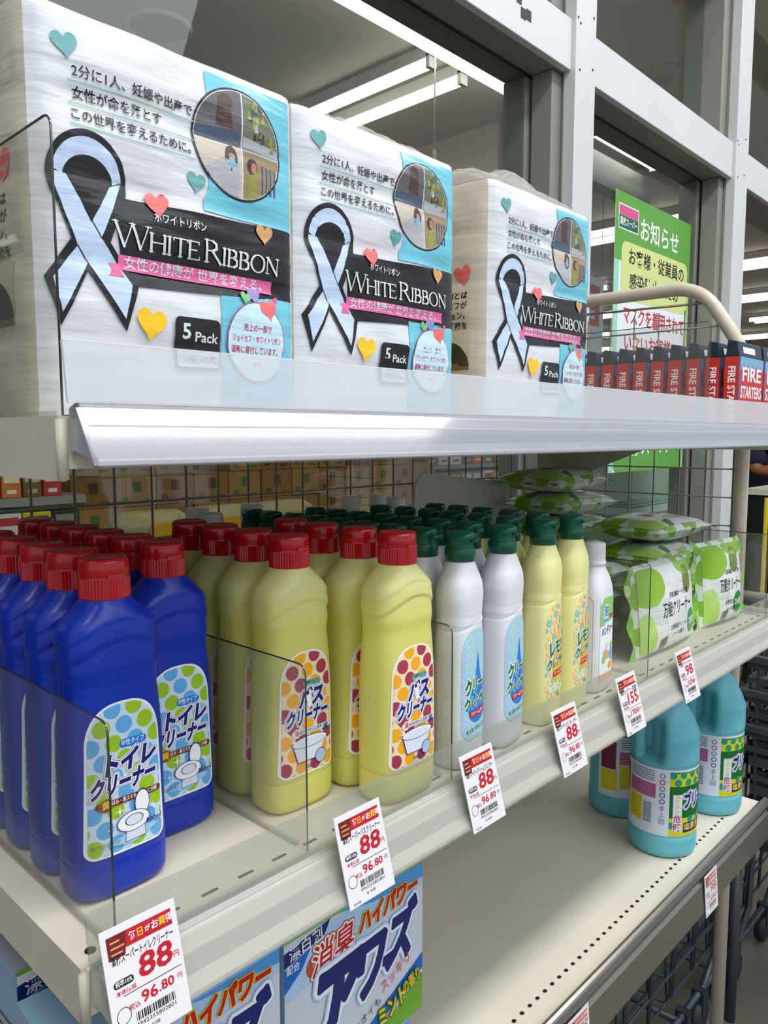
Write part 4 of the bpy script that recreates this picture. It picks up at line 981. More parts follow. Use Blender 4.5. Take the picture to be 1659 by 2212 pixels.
def det_box(w_, h_, dp):
    t = thing('detergent_box', '', 'box'); MB().box(0, w_, 0, dp, 0, h_).build('carton', d_w, t, bevel=.0012)
    det_front(.202, h_).build('front_print', t, lambda u, v: ((u * w_ / .202, 0, v), (0, -1, 0)), base=.0004, step=.00014, smooth=False)
    q = Print(); q.rect(0, 0, dp, h_, d_side); q.up(); q.rect(.004, .03, dp - .004, h_ - .05, ink('det_sidepanel', (170, 186, 200))); q.up()
    for k in range(9): q.rect(.010, .040 + k * .009, dp - .012, .043 + k * .009, ink('det_sidetext', (88, 104, 124)))
    q.build('side_print', t, lambda u, v: ((0, dp - u, v), (-1, 0, 0)), base=.0004, smooth=False)
    r = Print(); r.rect(0, 0, w_, dp, d_leaf); r.up()
    for k in range(12): r.poly([(k * .02 - .02, 0), (k * .02 - .012, 0), (k * .02 + .01, dp), (k * .02 + .002, dp)], ink('det_leaf_dark', (70, 126, 30)))
    r.build('top_print', t, lambda u, v: ((u, v, h_), (0, 0, 1)), base=.0004, smooth=False)
    return t
DW, DH, DD = .184, .165, .075
db = det_box(DW, DH, DD)
place(db, False, .394, .492, ZB + .0702, 'blue and white detergent box standing below the bath cleaner price tag', 'detergent boxes on the bottom shelf')
lb_ = place(db, True, .196, .490, ZB + .0852, 'blue and white detergent box standing behind the lowest left price tag', 'detergent boxes on the bottom shelf', math.radians(-3))
hb_ = place(db, True, .208, .585, ZB + .0952, 'detergent box half hidden under the left shelf end, behind another', 'detergent boxes on the bottom shelf')
top_ = [c for b_ in (hb_, lb_) for c in b_.children if c.name.startswith('top_print')]
for c in top_: bpy.data.objects.remove(c)
q = Print(); q.rect(0, 0, DW, DD, ink('det_top_grey', (176, 182, 196))); q.up(); q.text('0.9kg', .07, .04, .022, d_navy, .0)
q.build('top_print', hb_, lambda u, v: ((u, v, DH), (0, 0, 1)), base=.0004, smooth=False)
q = Print(); q.rect(0, 0, DW, DD, ink('det_top_sky', (150, 190, 220))); q.build('top_print', lb_, lambda u, v: ((u, v, DH), (0, 0, 1)), base=.0004, smooth=False)
def flat_box(label, x, y, hh, rz=0):
    t = thing('detergent_box', label, 'box', (x, y, ZB + .0002), rz, 'detergent boxes on the bottom shelf')
    MB().box(0, DW, 0, .085, 0, hh).build('carton', d_w, t, bevel=.0012)
    p = Print(); p.poly([(0, hh * .5), (DW, hh * .85), (DW, hh), (0, hh)], d_grad); p.poly([(.09, 0), (DW, 0), (DW, hh * .6), (.13, hh * .3)], d_leaf); p.up(); p.text('アワーズ', .09, hh * .45, .03, d_navy, .03, w=.13)
    p.build('front_print', t, lambda u, v: ((u, 0, v), (0, -1, 0)), base=.0004, smooth=False)
    return t
flat_box('detergent box lying under the right front box', .372, .491, .070)
flat_box('detergent box lying under the left front box', .180, .486, .085)
flat_box('detergent box lying under the half hidden left box', .200, .5835, .095)

# ================================================================== BLEACH BOTTLES
teal = mat('teal_plastic', (106, 188, 204), .38, spec=.4)
BP = [(.046, 0), (.051, .003), (.0535, .010), (.0535, .033), (.0525, .0345), (.0525, .150), (.0535, .152), (.0535, .194), (.0522, .197), (.0510, .201), (.044, .218), (.036, .232), (.028, .244), (.0225, .252), (.0215, .258), (.0215, .2585), (.0195, .259), (.0195, .280)]
def bleach():
    HA = math.radians(164); t = thing('bleach_bottle', '', 'bottle'); m = MB(); seg = 64; vs = []; fs = []
    prof = []
    for (r0, z0), (r1, z1) in zip(BP, BP[1:]):
        n = max(1, int((z1 - z0) / .004)); prof += [(r0 + (r1 - r0) * i / n, z0 + (z1 - z0) * i / n) for i in range(n)]
    prof.append(BP[-1])
    for r, z in prof:
        for k in range(seg):
            a = 2 * PI * k / seg; d = abs((a - HA + PI) % (2 * PI) - PI)   # distance from the handle's side
            ex = math.exp(-((z - .188) / .033) ** 6); ea = 1 / (1 + math.exp((d - .58) / .05)); rr = r - (max(r - .020, 0)) * .95 * ex * ea
            vs.append((rr * math.cos(a), rr * math.sin(a), z))
    for i in range(len(prof) - 1):
        for k in range(seg): fs.append((i * seg + k, i * seg + (k + 1) % seg, (i + 1) * seg + (k + 1) % seg, (i + 1) * seg + k))
    fs.append(tuple(range(seg - 1, -1, -1))); fs.append(tuple((len(prof) - 1) * seg + k for k in range(seg))); m.add(vs, fs, 0, True)
    m.build('bottle_body', teal, t)
    h = MB(); h.tube(arc((-.0415, 0, .148), (-.0435, 0, .165), (-.0435, 0, .185), 5) + arc((-.0435, 0, .185), (-.0435, 0, .215), (-.032, 0, .232), 8), .0095, 14); h.v = [tuple(Matrix.Rotation(HA - PI - .40, 3, 'Z') @ Vector(v)) for v in h.v]; h.build('handle', teal, t)
    c = MB(); c.lathe([(.0205, .266), (.0215, .267), (.0215, .292), (.019, .2945)], 28); c.build('cap', capw, t)
    # wrap-round label; s = arc length measured from the middle of the visible side
    p = Print(); r = .0527; z0, z1 = .0385, .1475; hh = z1 - z0
    lw = ink('bleach_white', (218, 226, 240)); pk = ink('bleach_pink', (176, 84, 140)); ye = ink('bleach_yellow', (214, 206, 20)); gr = ink('bleach_green', (0, 104, 40)); tg = ink('bleach_teal', (24, 150, 120)); tx = ink('bleach_text', (96, 90, 140)); mr = ink('bleach_maroon', (120, 30, 70))
    p.rect(-.10, 0, .128, hh, lw); p.up()
    p.rect(-.062, .060, -.012, .083, pk); p.rect(-.062, .016, -.034, .058, ye); p.rect(.009, 0, .082, hh - .004, gr); p.rect(.009, .082, .082, hh - .006, ye); p.rect(.009, 0, .082, .030, ye); p.rect(-.095, .05, -.068, .10, mr); p.rect(-.095, .012, -.066, .048, ye)
    p.up()
    for k in range(5): p.rect(-.060, .088 + k * .0038, -.014, .0892 + k * .0038, tx)
    for k in range(4): p.rect(-.060, .063 + k * .005, -.016, .0643 + k * .005, ink('bleach_rose', (206, 140, 180)))
    for k in range(7): p.rect(-.060, .020 + k * .005, -.036, .0212 + k * .005, ink('bleach_olive', (168, 160, 20)))
    for k in range(10): p.rect(-.0315, .018 + k * .0034, -.0180, .0196 + k * .0034, tx)
    for k in range(5): p.ring(ell(-.002, .098 - k * .0105, .0042, n=14), ell(-.002, .098 - k * .0105, .003, n=14), (tx, mr, tx, NAVY, NAVY)[k])
    p.text('ま', -.002, .044, .010, tx, .0); p.text('上', -.002, .034, .010, tx, .0); p.text('回', -.002, .023, .010, tx, .0)
    D = [(.009, 0), (.082, 0), (.082, hh), (.009, hh)]
    for i, (x, y) in enumerate(((.014, .100), (.031, .100), (.048, .100), (.065, .100), (.022, .088), (.040, .088), (.057, .088), (.074, .088), (.012, .018), (.046, .027), (.066, .027))): p.poly(ell(x, y, .0058, n=16), tg, D)
    p.rect(.0145, .008, .0295, .069, lw); p.rect(.0325, .006, .078, .022, NAVY)
    p.up(); p.text('まぜるな', .022, .0530, .0080, ye, .03, vert=True); p.text('危険', .022, .0215, .0135, ink('danger_red', (186, 16, 60)), .02, vert=True); p.text('塩素系', .052, .014, .0125, YEL, .04, w=.036)
    for r_, mm in ((.14, WHT), (.10, NAVY), (.075, WHT)): p.up(); p.halo('ブリーチ', .062, .056, .028, mm, r_, w=.058)
    p.up(); p.text('ブリーチ', .062, .056, .028, NAVY, .056, w=.058)
    def mp(u, v): a = math.radians(204) + u / r; return ((r * math.cos(a), r * math.sin(a), z0 + v), (math.cos(a), math.sin(a), 0))
    p.build('label_sticker', t, mp, base=.0003, step=.00010, cutx=frange(-.10, .128, 76))
    return t
bl = bleach(); u = False
for x, y, rz, lab in ((1.196, .501, 0, 'front turquoise bleach bottle at the edge of the bottom shelf'), (1.389, .4955, .05, 'turquoise bleach bottle nearest the right end of the bottom shelf'), (1.268, .612, 1.2, 'rear turquoise bleach bottle, partly hidden behind the front one')):
    place(bl, u, x, y, ZB + .0003, lab, 'turquoise bleach bottles', rz); u = True

# ================================================================== WET WIPES
def leafy(name, base, leaf, scale, thr=.52):
    m = mat(name, base, .28, spec=.5, coat=.7, bump=((34, 34, 34), .7, .005)); nt = m.node_tree; b = nt.nodes['Principled BSDF']
    tc = nt.nodes.new('ShaderNodeTexCoord'); v = nt.nodes.new('ShaderNodeTexNoise'); v.inputs['Scale'].default_value = scale; v.inputs['Detail'].default_value = .5
    r = nt.nodes.new('ShaderNodeValToRGB'); r.color_ramp.interpolation = 'CONSTANT'; r.color_ramp.elements[0].color = srgb(base) + (1,); r.color_ramp.elements[0].position = 0
    r.color_ramp.elements[1].color = srgb(leaf) + (1,); r.color_ramp.elements[1].position = thr
    nt.links.new(tc.outputs['Object'], v.inputs[0]); nt.links.new(v.outputs[0], r.inputs[0]); nt.links.new(r.outputs[0], b.inputs['Base Color'])
    return m
wp_m = leafy('wipes_film', (226, 231, 228), (136, 186, 46), 26, .545); wp_l = leafy('wipes_end', (120, 190, 30), (190, 222, 150), 34, .58)
wi_g = film('wipe_green', (10, 134, 62)); wi_l = film('wipe_lime', (136, 186, 36)); wi_o = film('wipe_olive', (112, 132, 52)); wi_h = film('wipe_hatch', (176, 190, 168))
def pouch(w_, h_, d_, seed):
    t = thing('wet_wipes_pack', '', 'wet wipes'); m = MB(); nu, nv = 34, 24
    def dep(u, v):
        a, b = abs(2 * u - 1), abs(2 * v - 1)
        return d_ / 2 * (1 - a ** 2.6) ** .55 * (1 - b ** 4) ** .6 + .0016 * noise.noise((u * 9, v * 7, seed)) * (1 - a ** 2)
    fw = .014
    for s in (-1, 1):
        vs = [(fw + (w_ - 2 * fw) * i / nu, s * dep(i / nu, j / nv), h_ * j / nv) for j in range(nv + 1) for i in range(nu + 1)]
        m.add(vs, [(j * (nu + 1) + i, j * (nu + 1) + i + 1, (j + 1) * (nu + 1) + i + 1, (j + 1) * (nu + 1) + i) for j in range(nv) for i in range(nu)], 0, True)
    m.build('pouch', wp_m, t)
    for s in (0, 1):
        c = MB(); n = 26; vs = []
        for j in range(n + 1):
            v = j / n; spread = .004 * math.sin(v * 17 + seed)
            x0 = fw if s == 0 else w_ - fw; x1 = -.002 if s == 0 else w_ + .002
            tip = .004 * (j % 2)
            for k in range(3):
                f = k / 2; vs.append((x0 + (x1 - x0) * f + (tip if s == 0 else -tip) * (k == 2), spread * f + .001 * (1 if j % 2 else -1) * f, h_ * v * (1 + .0) + (v - .5) * .010 * f))
        c.add(vs, [(j * 3 + k, j * 3 + k + 1, j * 3 + k + 4, j * 3 + k + 3) for j in range(n) for k in range(2)], 0, True)
        c.build('sealed_end', wp_l, t)
    p = Print(); W2, H2 = w_, h_
    O = rrect(.018, .006, w_ - .018, h_ - .006, .006)
    p.poly(O, film('wipe_white', (222, 226, 226))); p.up()
    p.poly(ell(.040, h_ - .032, .040, .030), wi_l, O); p.poly(ell(.030, .025, .022, .040), ink('wipe_pale', (176, 214, 110)), O); p.poly(ell(w_ - .055, h_ - .012, .040, .014), wi_l, O); p.poly(ell(w_ - .064, h_ - .034, .017, .022), wi_o, O)
    for k in range(9): p.polys(stroke([(.030 + k * .006, .045), (.040 + k * .006, .075)], .0008), wi_h, O); p.polys(stroke([(.030, .046 + k * .004), (.085, .044 + k * .004)], .0006), wi_h, O)
    p.poly([(.062, .006), (.092, .006), (.092, .028), (.062, .022)], ink('wipe_photo', (120, 130, 100)), O)
    p.up(); p.poly(ell(w_ - .052, .034, .019), wi_g, O); p.poly([(.078, .006), (w_ - .07, .006), (w_ - .08, h_ * .55), (.088, h_ * .62)], film('wipe_white', (222, 226, 226)))
    p.up(); cx = (w_ + .04) / 2 - .012
    p.text('万能クリーナー', cx, h_ * .46, .024, BLK, .022, w=w_ * .44); p.text('天然繊維シート使用', cx + .004, h_ * .62, .009, BLK, .015, w=w_ * .30); p.text('お掃除用ウェット', cx, h_ * .26, .0088, BLK, .01, w=w_ * .26); p.text('シート20枚入', cx, h_ * .18, .0088, BLK, .01, w=w_ * .20)
    p.text('20枚', w_ - .052, .034, .014, WHT, .03)
    def mp(u, v):
        k = min(max((u - fw) / (w_ - 2 * fw), .0), 1); return ((u, -dep(k, v / h_), v), (0, -1, 0))
    p.build('front_print', t, mp, base=.0008, step=.00012, cutx=frange(0, w_, 30), cuty=frange(0, h_, 22))
    return t
wa = pouch(.222, .134, .042, 1.3)
G = 'green and white wet wipes packs'
place(wa, False, 1.008, .474, ZL + .0005, 'upright wet wipes pack at the front, beside its clear divider', G); wa.rotation_euler = (math.radians(-6), 0, 0)
wb = pouch(.168, .142, .040, 2.9)
place(wb, False, 1.2535, .482, ZL + .0005, 'upright wet wipes pack at the far right of the middle shelf', G); wb.rotation_euler = (math.radians(-5), 0, math.radians(-6))
def flat(label, x, y, z, rz=0, tilt=0):
    dup(wa, (x, y, z), label, (math.radians(-90 + tilt), 0, rz), G)
# lying stacks: front face up, long crimped ends to the sides
for k in range(4): flat('wet wipes pack lying in the nearer stack, %s' % ('lowest', 'second from the bottom', 'third from the bottom', 'on top')[k], 1.195 + (.012, -.010, .004, .012)[k], .522 + (.0, .008, .004, .012)[k], ZL + .0215 + .0455 * k, (.02, -.05, .06, -.06)[k])
for k in range(6): flat('wet wipes pack lying in the rear stack, %s' % ('lowest', 'second from the bottom', 'third from the bottom', 'third from the top', 'second from the top', 'on top')[k], 1.165 + (.0, .012, -.006, .022, .014, -.004)[k], .695, ZL + .0215 + .0430 * k, (.0, .03, -.02, .03, -.02, .03)[k])
for k in range(3): flat('wet wipes pack lying behind the divider, %s' % ('lowest', 'in the middle', 'on top')[k], .935 + .006 * k, .555, ZL + .0215 + .0425 * k, (.0, .03, -.03)[k])

# ================================================================== CARTS AND BASKETS
cart_m = mat('cart_grey', (74, 84, 94), .35, metal=.4); cart_d = mat('cart_plastic', (44, 48, 54), .5); bk_m = mat('basket_grey', (66, 70, 76), .5); bk_r = mat('basket_rim', (150, 146, 140), .5)
def cart():
    t = thing('shopping_cart', '', 'shopping cart'); L = .78; y0, y1 = -.143, .143; zt, zf, zb = .60, .36, .15
    def ins(f): return .018 * (1 - f)
    rim = MB(); rim.tube([(L, y0, zt)] + [(.10, y0, zt - .02)] + arc((.06, y0, zt - .022), (0, y0, zt - .025), (0, y0 + .06, zt - .025), 5) + arc((0, y1 - .06, zt - .025), (0, y1, zt - .025), (.06, y1, zt - .022), 5) + [(.10, y1, zt - .02), (L, y1, zt)], .009, 10); rim.build('rim', cart_m, t)
    b = MB()
    def rod(*p): b.tube(p, .0027, 6)
    for i in range(7):
        f = i / 7; z = zb + (zt - .02 - zb) * f; xx = .055 * (1 - f) + .004
        for s, yy in ((1, y0), (-1, y1)): rod((xx, yy + s * ins(f), z), (L, yy + s * ins(f), z + .01))
        rod((xx, y0 + ins(f), z), (xx, y1 - ins(f), z))
    for i in range(7):
        x = .07 + i * .114
        for s, yy in ((1, y0), (-1, y1)): rod((x, yy + s * .018, zb), (x - .01, yy, zt - .015))
    for i in range(7):
        y = y0 + .018 + (y1 - y0 - .036) * i / 6; rod((.058, y, zb), (L, y, zb + .01)); rod((.058, y, zb), (.002, y, zt - .025))
    b.build('wire_basket', cart_m, t)
    fr = MB()
    for yy in (y0 + .01, y1 - .01): fr.tube([(L + .05, yy, zt + .25), (L, yy, zt), (L - .02, yy, .15), (L - .10, yy, .09), (.10, yy, .09)], .008, 10)
    fr.tube([(.10, y0 + .01, .09), (.10, y1 - .01, .09)], .008, 10); fr.build('frame', cart_m, t)
    MB().tube([(L + .05, y0 - .005, zt + .25), (L + .05, y1 + .005, zt + .25)], .015, 12).build('handle', bk_r, t)
    for (x, y) in ((.13, y0 + .01), (.13, y1 - .01), (L - .12, y0 + .01), (L - .12, y1 - .01)):
        wmb = MB(); wmb.tube([(x, y - .011, .035), (x, y + .011, .035)], .035, 18); wmb.box(x - .010, x + .010, y - .014, y + .014, .04, .10); wmb.build('wheel', cart_d, t)
    return t
ct = cart(); u = False
for i, x in enumerate((1.02, 1.24, 1.46, 1.68)):
    place(ct, u, x, .736, 0, 'grey wire shopping cart, %s of the nested row under the rack' % ('foremost', 'second', 'third', 'last')[i], 'nested shopping carts'); u = True
def basket():
    t = thing('shopping_basket', '', 'shopping basket'); L, Wd, hh = .44, .32, .24; m = MB()
    for i in range(7):
        z = .012 + i * .034; k = .03 * (1 - z / hh); th = .022 if i % 2 == 0 else .012
        m.box(k, k + .004, k, Wd - k, z, z + th); m.box(L - k - .004, L - k, k, Wd - k, z, z + th); m.box(k, L - k, k, k + .004, z, z + th); m.box(k, L - k, Wd - k - .004, Wd - k, z, z + th)
    for i in range(9):
        y = .03 + i * (Wd - .06) / 8; m.add([(.031, y - .003, 0), (.031, y + .003, 0), (.001, y + .003, hh), (.001, y - .003, hh), (.036, y - .003, 0), (.036, y + .003, 0), (.006, y + .003, hh), (.006, y - .003, hh)], [(0, 1, 2, 3), (7, 6, 5, 4), (0, 3, 7, 4), (1, 5, 6, 2)])
    for i in range(12):
        x = .03 + i * (L - .06) / 11; m.box(x - .003, x + .003, .004, .008, .1, hh); m.box(x - .003, x + .003, .02, .024, 0, .13); m.box(x - .003, x + .003, Wd - .01, Wd - .006, .0, hh)
    m.box(.03, L - .03, .03, Wd - .03, 0, .005); m.build('basket_body', bk_m, t)
    r = MB(); r.box(-.006, .008, -.006, Wd + .006, hh - .012, hh + .006); r.box(L - .008, L + .006, -.006, Wd + .006, hh - .012, hh + .006); r.box(.008, L - .008, -.006, .008, hh - .012, hh + .006); r.box(.008, L - .008, Wd - .008, Wd + .006, hh - .012, hh + .006); r.build('rim', bk_m, t, bevel=.003)
    for s, yy in ((0, -.002), (1, Wd + .002)):
        MB().tube(arc((.06, yy, hh + .006), (.10, yy + (.10 if s == 0 else -.10), hh + .03), (L / 2, yy + (.12 if s == 0 else -.12), hh + .034), 6) + arc((L / 2, yy + (.12 if s == 0 else -.12), hh + .034), (L - .10, yy + (.10 if s == 0 else -.10), hh + .03), (L - .06, yy, hh + .006), 6)[1:], .008, 8).build('handle', bk_r if s == 0 else bk_m, t)
    return t
# stand with stacked baskets beyond the right end of the rack
st = thing('basket_stand', 'dark low stand carrying the stacked shopping baskets', 'stand', (1.74, .235, 0))
MB().box(0, .47, 0, .345, .44, .468).build('platform', cart_d, st, bevel=.004)
for (x, y) in ((.02, .02), (.45, .02), (.02, .325), (.45, .325)): MB().tube([(x, y, 0), (x, y, .44)], .012, 10).build('leg', cart_m, st)
bk = basket(); u = False
for k in range(3):
    place(bk, u, 1.755, .245, .4685 + .078 * k, 'dark grey plastic shopping basket, %s of the nested stack' % ('lowest', 'middle one', 'topmost')[k], 'stacked shopping baskets'); u = True

# ================================================================== THE SHOP BEHIND THE WINDOW
kraft = mat('kraft_carton', (168, 120, 64), .75, var=(5, .12)); kraft2 = mat('kraft_pale', (184, 142, 84), .75, var=(5, .10)); tape = mat('carton_tape', (150, 112, 66), .4); wood = mat('table_brown', (96, 72, 48), .6)
def carton(name, lab, w_, d_, h_, m, mark=None):
    t = thing(name, lab, 'box'); MB().box(0, w_, 0, d_, 0, h_).build('carton_body', m, t, bevel=.003)
    MB().box(.0, w_, d_ / 2 - .025, d_ / 2 + .025, h_ - .0005, h_ + .0008).build('tape', tape, t)
    p = Print(); k = ink('carton_print', (96, 66, 40)) if not mark else mark
    p.rect(w_ * .40, h_ * .45, w_ * .62, h_ * .8, k); p.rect(w_ * .12, h_ * .15, w_ * .30, h_ * .32, k); p.rect(w_ * .65, h_ * .12, w_ * .88, h_ * .2, k)
    p.build('printed_marks', t, lambda u_, v: ((u_, 0, v), (0, -1, 0)), base=.001, smooth=False)
    return t
def table(lab, x0, x1, y0, y1, z):
    t = thing('sales_table', lab, 'table', (x0, y0, 0)); MB().box(0, x1 - x0, 0, y1 - y0, z - .03, z).build('tabletop', wood, t)
    for (x, y) in ((.03, .03), (x1 - x0 - .03, .03), (.03, y1 - y0 - .03), (x1 - x0 - .03, y1 - y0 - .03)): MB().box(x - .02, x + .02, y - .02, y + .02, 0, z - .03).build('leg', wood, t)
    return t
table('brown sales table stacked with cartons behind the window', 1.55, 4.35, 3.5, 3.95, .68)
c1 = carton('cardboard_carton', '', .215, .30, .155, kraft); c2 = carton('cardboard_carton', '', .215, .30, .155, kraft2, ink('carton_olive', (96, 120, 60)))
rn = random.Random(11); used = [False, False]; rows = ('bottom', 'second', 'third', 'top')
for r in range(4):
    for k in range(12):
        if r == 3 and k in (3, 8, 11): continue
        q = rn.random() < .4; f = c2 if q else c1
        place(f, used[q], 1.62 + k * .224, 3.55 + rn.uniform(0, .02), .681 + r * .157, 'brown carton in the %s row of the stack behind the window, %s from the left' % (rows[r], ORD[k].replace('front', 'first')), 'cartons stacked behind the window'); used[q] = True
# goods shelves
shelf_g = mat('gondola_grey', (150, 146, 138), .5)
def gondola(lab, x0, x1, y0, dp, zs):
    t = thing('store_shelf', lab, 'shelf', (x0, y0, 0)); L = x1 - x0
    MB().box(0, L, dp - .03, dp, 0, zs[-1] + .35).build('back_panel', shelf_g, t)
    for z in zs: MB().box(0, L, 0, dp - .03, z - .03, z).build('shelf_board', shelf_g, t)
    for x in (0, L - .02): MB().box(x, x + .02, .0, dp - .031, 0, zs[0] - .031).build('leg', shelf_g, t)
    return t
def pack_row(kind, lab, cols, x0, x1, y, z, w_, d_, h_, grp, seed):
    rn = random.Random(seed); n = int((x1 - x0) / (w_ + .006)); protos = {}
    for k in range(n):
        c = rn.choice(cols)
        if c not in protos:
            t = thing(kind, '', 'package'); MB().box(0, w_, 0, d_, 0, h_).build('carton_body', mat('pack_' + c[0], c[1], .45), t, bevel=.003)
            p = Print(); p.rect(w_ * .1, h_ * .55, w_ * .9, h_ * .85, ink('packband_' + c[0], c[2])); p.rect(w_ * .25, h_ * .15, w_ * .75, h_ * .3, ink('packband_' + c[0], c[2]))
            p.build('front_band', t, lambda u_, v: ((u_, 0, v), (0, -1, 0)), base=.001, smooth=False); protos[c] = t; first = False
        else: first = True
        place(protos[c], first, x0 + k * (w_ + .006), y, z + .0005, '%s package, %s from the left on the %s' % (c[0].replace('_', ' '), ORD[k % 12].replace('front', 'first') if k < 12 else 'number %d' % (k + 1), lab), grp)
R_ = ('red', (196, 52, 48), (240, 226, 220)); Wt = ('white', (226, 222, 216), (190, 60, 60)); Or = ('orange', (222, 120, 50), (246, 230, 190)); Pk = ('pink', (206, 110, 116), (244, 236, 236)); Dk = ('dark', (52, 46, 50), (150, 140, 120)); Yl = ('yellow', (216, 196, 40), (90, 80, 40)); Br = ('brown', (128, 92, 56), (206, 186, 140)); Gn = ('green', (90, 124, 70), (220, 226, 200)); Gr = ('grey', (150, 150, 152), (210, 210, 212))
gondola('shop shelf of small red and white packages at the far left behind the window', .86, 1.32, 2.78, .40, (.62, .98, 1.13, 1.27))
pack_row('snack_package', 'upper board of the left shelf', (R_, Wt, Pk), .885, 1.31, 2.80, 1.27, .062, .10, .115, 'packages on the upper board of the left shelf', 2)
pack_row('snack_package', 'middle board of the left shelf', (R_, Pk, Or, Br), .885, 1.31, 2.80, 1.13, .066, .10, .095, 'packages on the middle board of the left shelf', 3)
pack_row('snack_package', 'lower board of the left shelf', (Yl, Wt, Dk), .885, 1.31, 2.80, .98, .10, .12, .095, 'packages on the lower board of the left shelf', 4)
gondola('shop shelf of orange and red packages on the right behind the window', 4.42, 6.1, 3.75, .42, (.62, .92, 1.12, 1.30))
pack_row('snack_package', 'third board of the right shelf', (Or, R_, Wt, Gn, Br), 4.45, 6.08, 3.77, 1.12, .14, .15, .14, 'packages on the third board of the right shelf', 5)
pack_row('snack_package', 'second board of the right shelf', (Gr, Wt, Br, Or), 4.45, 6.08, 3.77, .92, .14, .15, .14, 'packages on the second board of the right shelf', 6)
pack_row('snack_package', 'top board of the right shelf', (R_, Or, Wt), 4.45, 6.08, 3.77, 1.30, .14, .15, .16, 'packages on the top board of the right shelf', 8)
gondola('long shop shelf behind the carton stack', 1.7, 4.1, 4.6, .42, (.5, 1.0, 1.20))
pack_row('snack_package', 'board above the cartons', (Dk, Pk, Gr, Gn), 1.74, 4.08, 4.62, 1.20, .20, .2, .18, 'packages above the carton stack', 9)
# sacks on a low table in front of the cartons
table('low brown table carrying pale sacks behind the window', 1.34, 2.5, 2.55, 2.95, .93)
sk = thing('rice_sack', '', 'sack'); m = MB(); vs = []; a_, b_ = 20, 14
for j in range(b_ + 1):
    for i in range(a_):
        th = 2 * PI * i / a_; v = j / b_; x, y = sup(.155 * (.72 + .28 * math.sin(PI * v)), .10 * (.5 + .5 * math.sin(PI * v)), 3, th); vs.append((x, y, .125 * (v ** .8)))
m.add(vs, [(j * a_ + i, j * a_ + (i + 1) % a_, (j + 1) * a_ + (i + 1) % a_, (j + 1) * a_ + i) for j in range(b_) for i in range(a_)] + [tuple(range(a_ - 1, -1, -1)), tuple(b_ * a_ + k for k in range(a_))], 0, True)
m.build('sack_body', mat('sack_cream', (206, 188, 138), .5, var=(14, .2)), sk); MB().box(-.06, .06, -.101, -.098, .035, .085).build('sack_print', ORG, sk)
u = False
for i, x in enumerate((1.55, 1.88, 2.21)): place(sk, u, x, 2.72, .931, 'pale sack on the low table behind the window, %s' % ('leftmost', 'middle one', 'rightmost')[i], 'pale sacks on the low table'); u = True
# grey draped stand and crates seen under the poster
pan = thing('display_board', 'pale grey printed board standing beyond the glass, left of the mullion', 'board', (4.05, 2.75, 0))
MB().box(0, .42, 0, .03, .9, 1.42).build('board_panel', mat('board_pale', (186, 184, 188), .5), pan); MB().box(.19, .23, 0, .03, 0, .9).build('leg', shelf_g, pan); MB().box(.05, .37, -.05, .10, 0, .02).build('foot', shelf_g, pan)
q = Print(); q.poly(ell(.21, 1.22, .07, .10), ink('board_orange', (206, 130, 90))); q.poly(ell(.32, 1.34, .06, .10), ink('board_blue', (126, 132, 160))); q.rect(.06, 1.32, .16, 1.38, GRY); q.build('board_print', pan, lambda u_, v: ((u_, 0, v), (0, -1, 0)), base=.001)
cr_m = mat('crate_green', (150, 178, 152), .5); cr_w = mat('crate_pale', (196, 206, 200), .5)
cr = thing('plastic_crate', '', 'crate'); m = MB(); w_, d_, h_ = .42, .34, .21
m.box(0, w_, 0, d_, 0, .01); m.box(0, w_, 0, .012, .01, h_); m.box(0, w_, d_ - .012, d_, .01, h_); m.box(0, .012, .012, d_ - .012, .01, h_); m.box(w_ - .012, w_, .012, d_ - .012, .01, h_); m.build('crate_body', cr_m, cr, bevel=.004)
m = MB(); m.box(-.006, w_ + .006, -.008, .0, h_ - .03, h_); m.box(-.008, .0, 0, d_, h_ - .03, h_); m.build('crate_rim', cr_w, cr)
u = False
for k in range(6): place(cr, u, 2.93, 1.40, .0005 + .2115 * k, 'pale green plastic crate, %s of the pile beneath the poster' % ('lowest', 'second from the bottom', 'third from the bottom', 'third from the top', 'second from the top', 'topmost')[k], 'pale green crates beneath the poster'); u = True
bn = thing('hanging_banner', 'red and white shop banner hanging inside, left of the green poster', 'banner', (3.9, 2.35, 0)); MB().box(0, .55, 0, .004, H + .42, H + .95).build('banner_cloth', mat('banner_pale', (206, 210, 222), .6), bn)
q = Print(); q.rect(.06, H + .66, .5, H + .90, ink('banner_red', (190, 84, 62))); q.up(); q.rect(.12, H + .80, .44, H + .85, PALE); q.rect(.12, H + .70, .44, H + .75, PALE); q.build('banner_print', bn, lambda u_, v: ((u_, 0, v), (0, -1, 0)), base=.001)
for xx in (.03, .52): MB().tube([(xx, .002, H + .95), (xx, .002, ZC)], .002, 5).build('hanging_line', cart_m, bn)
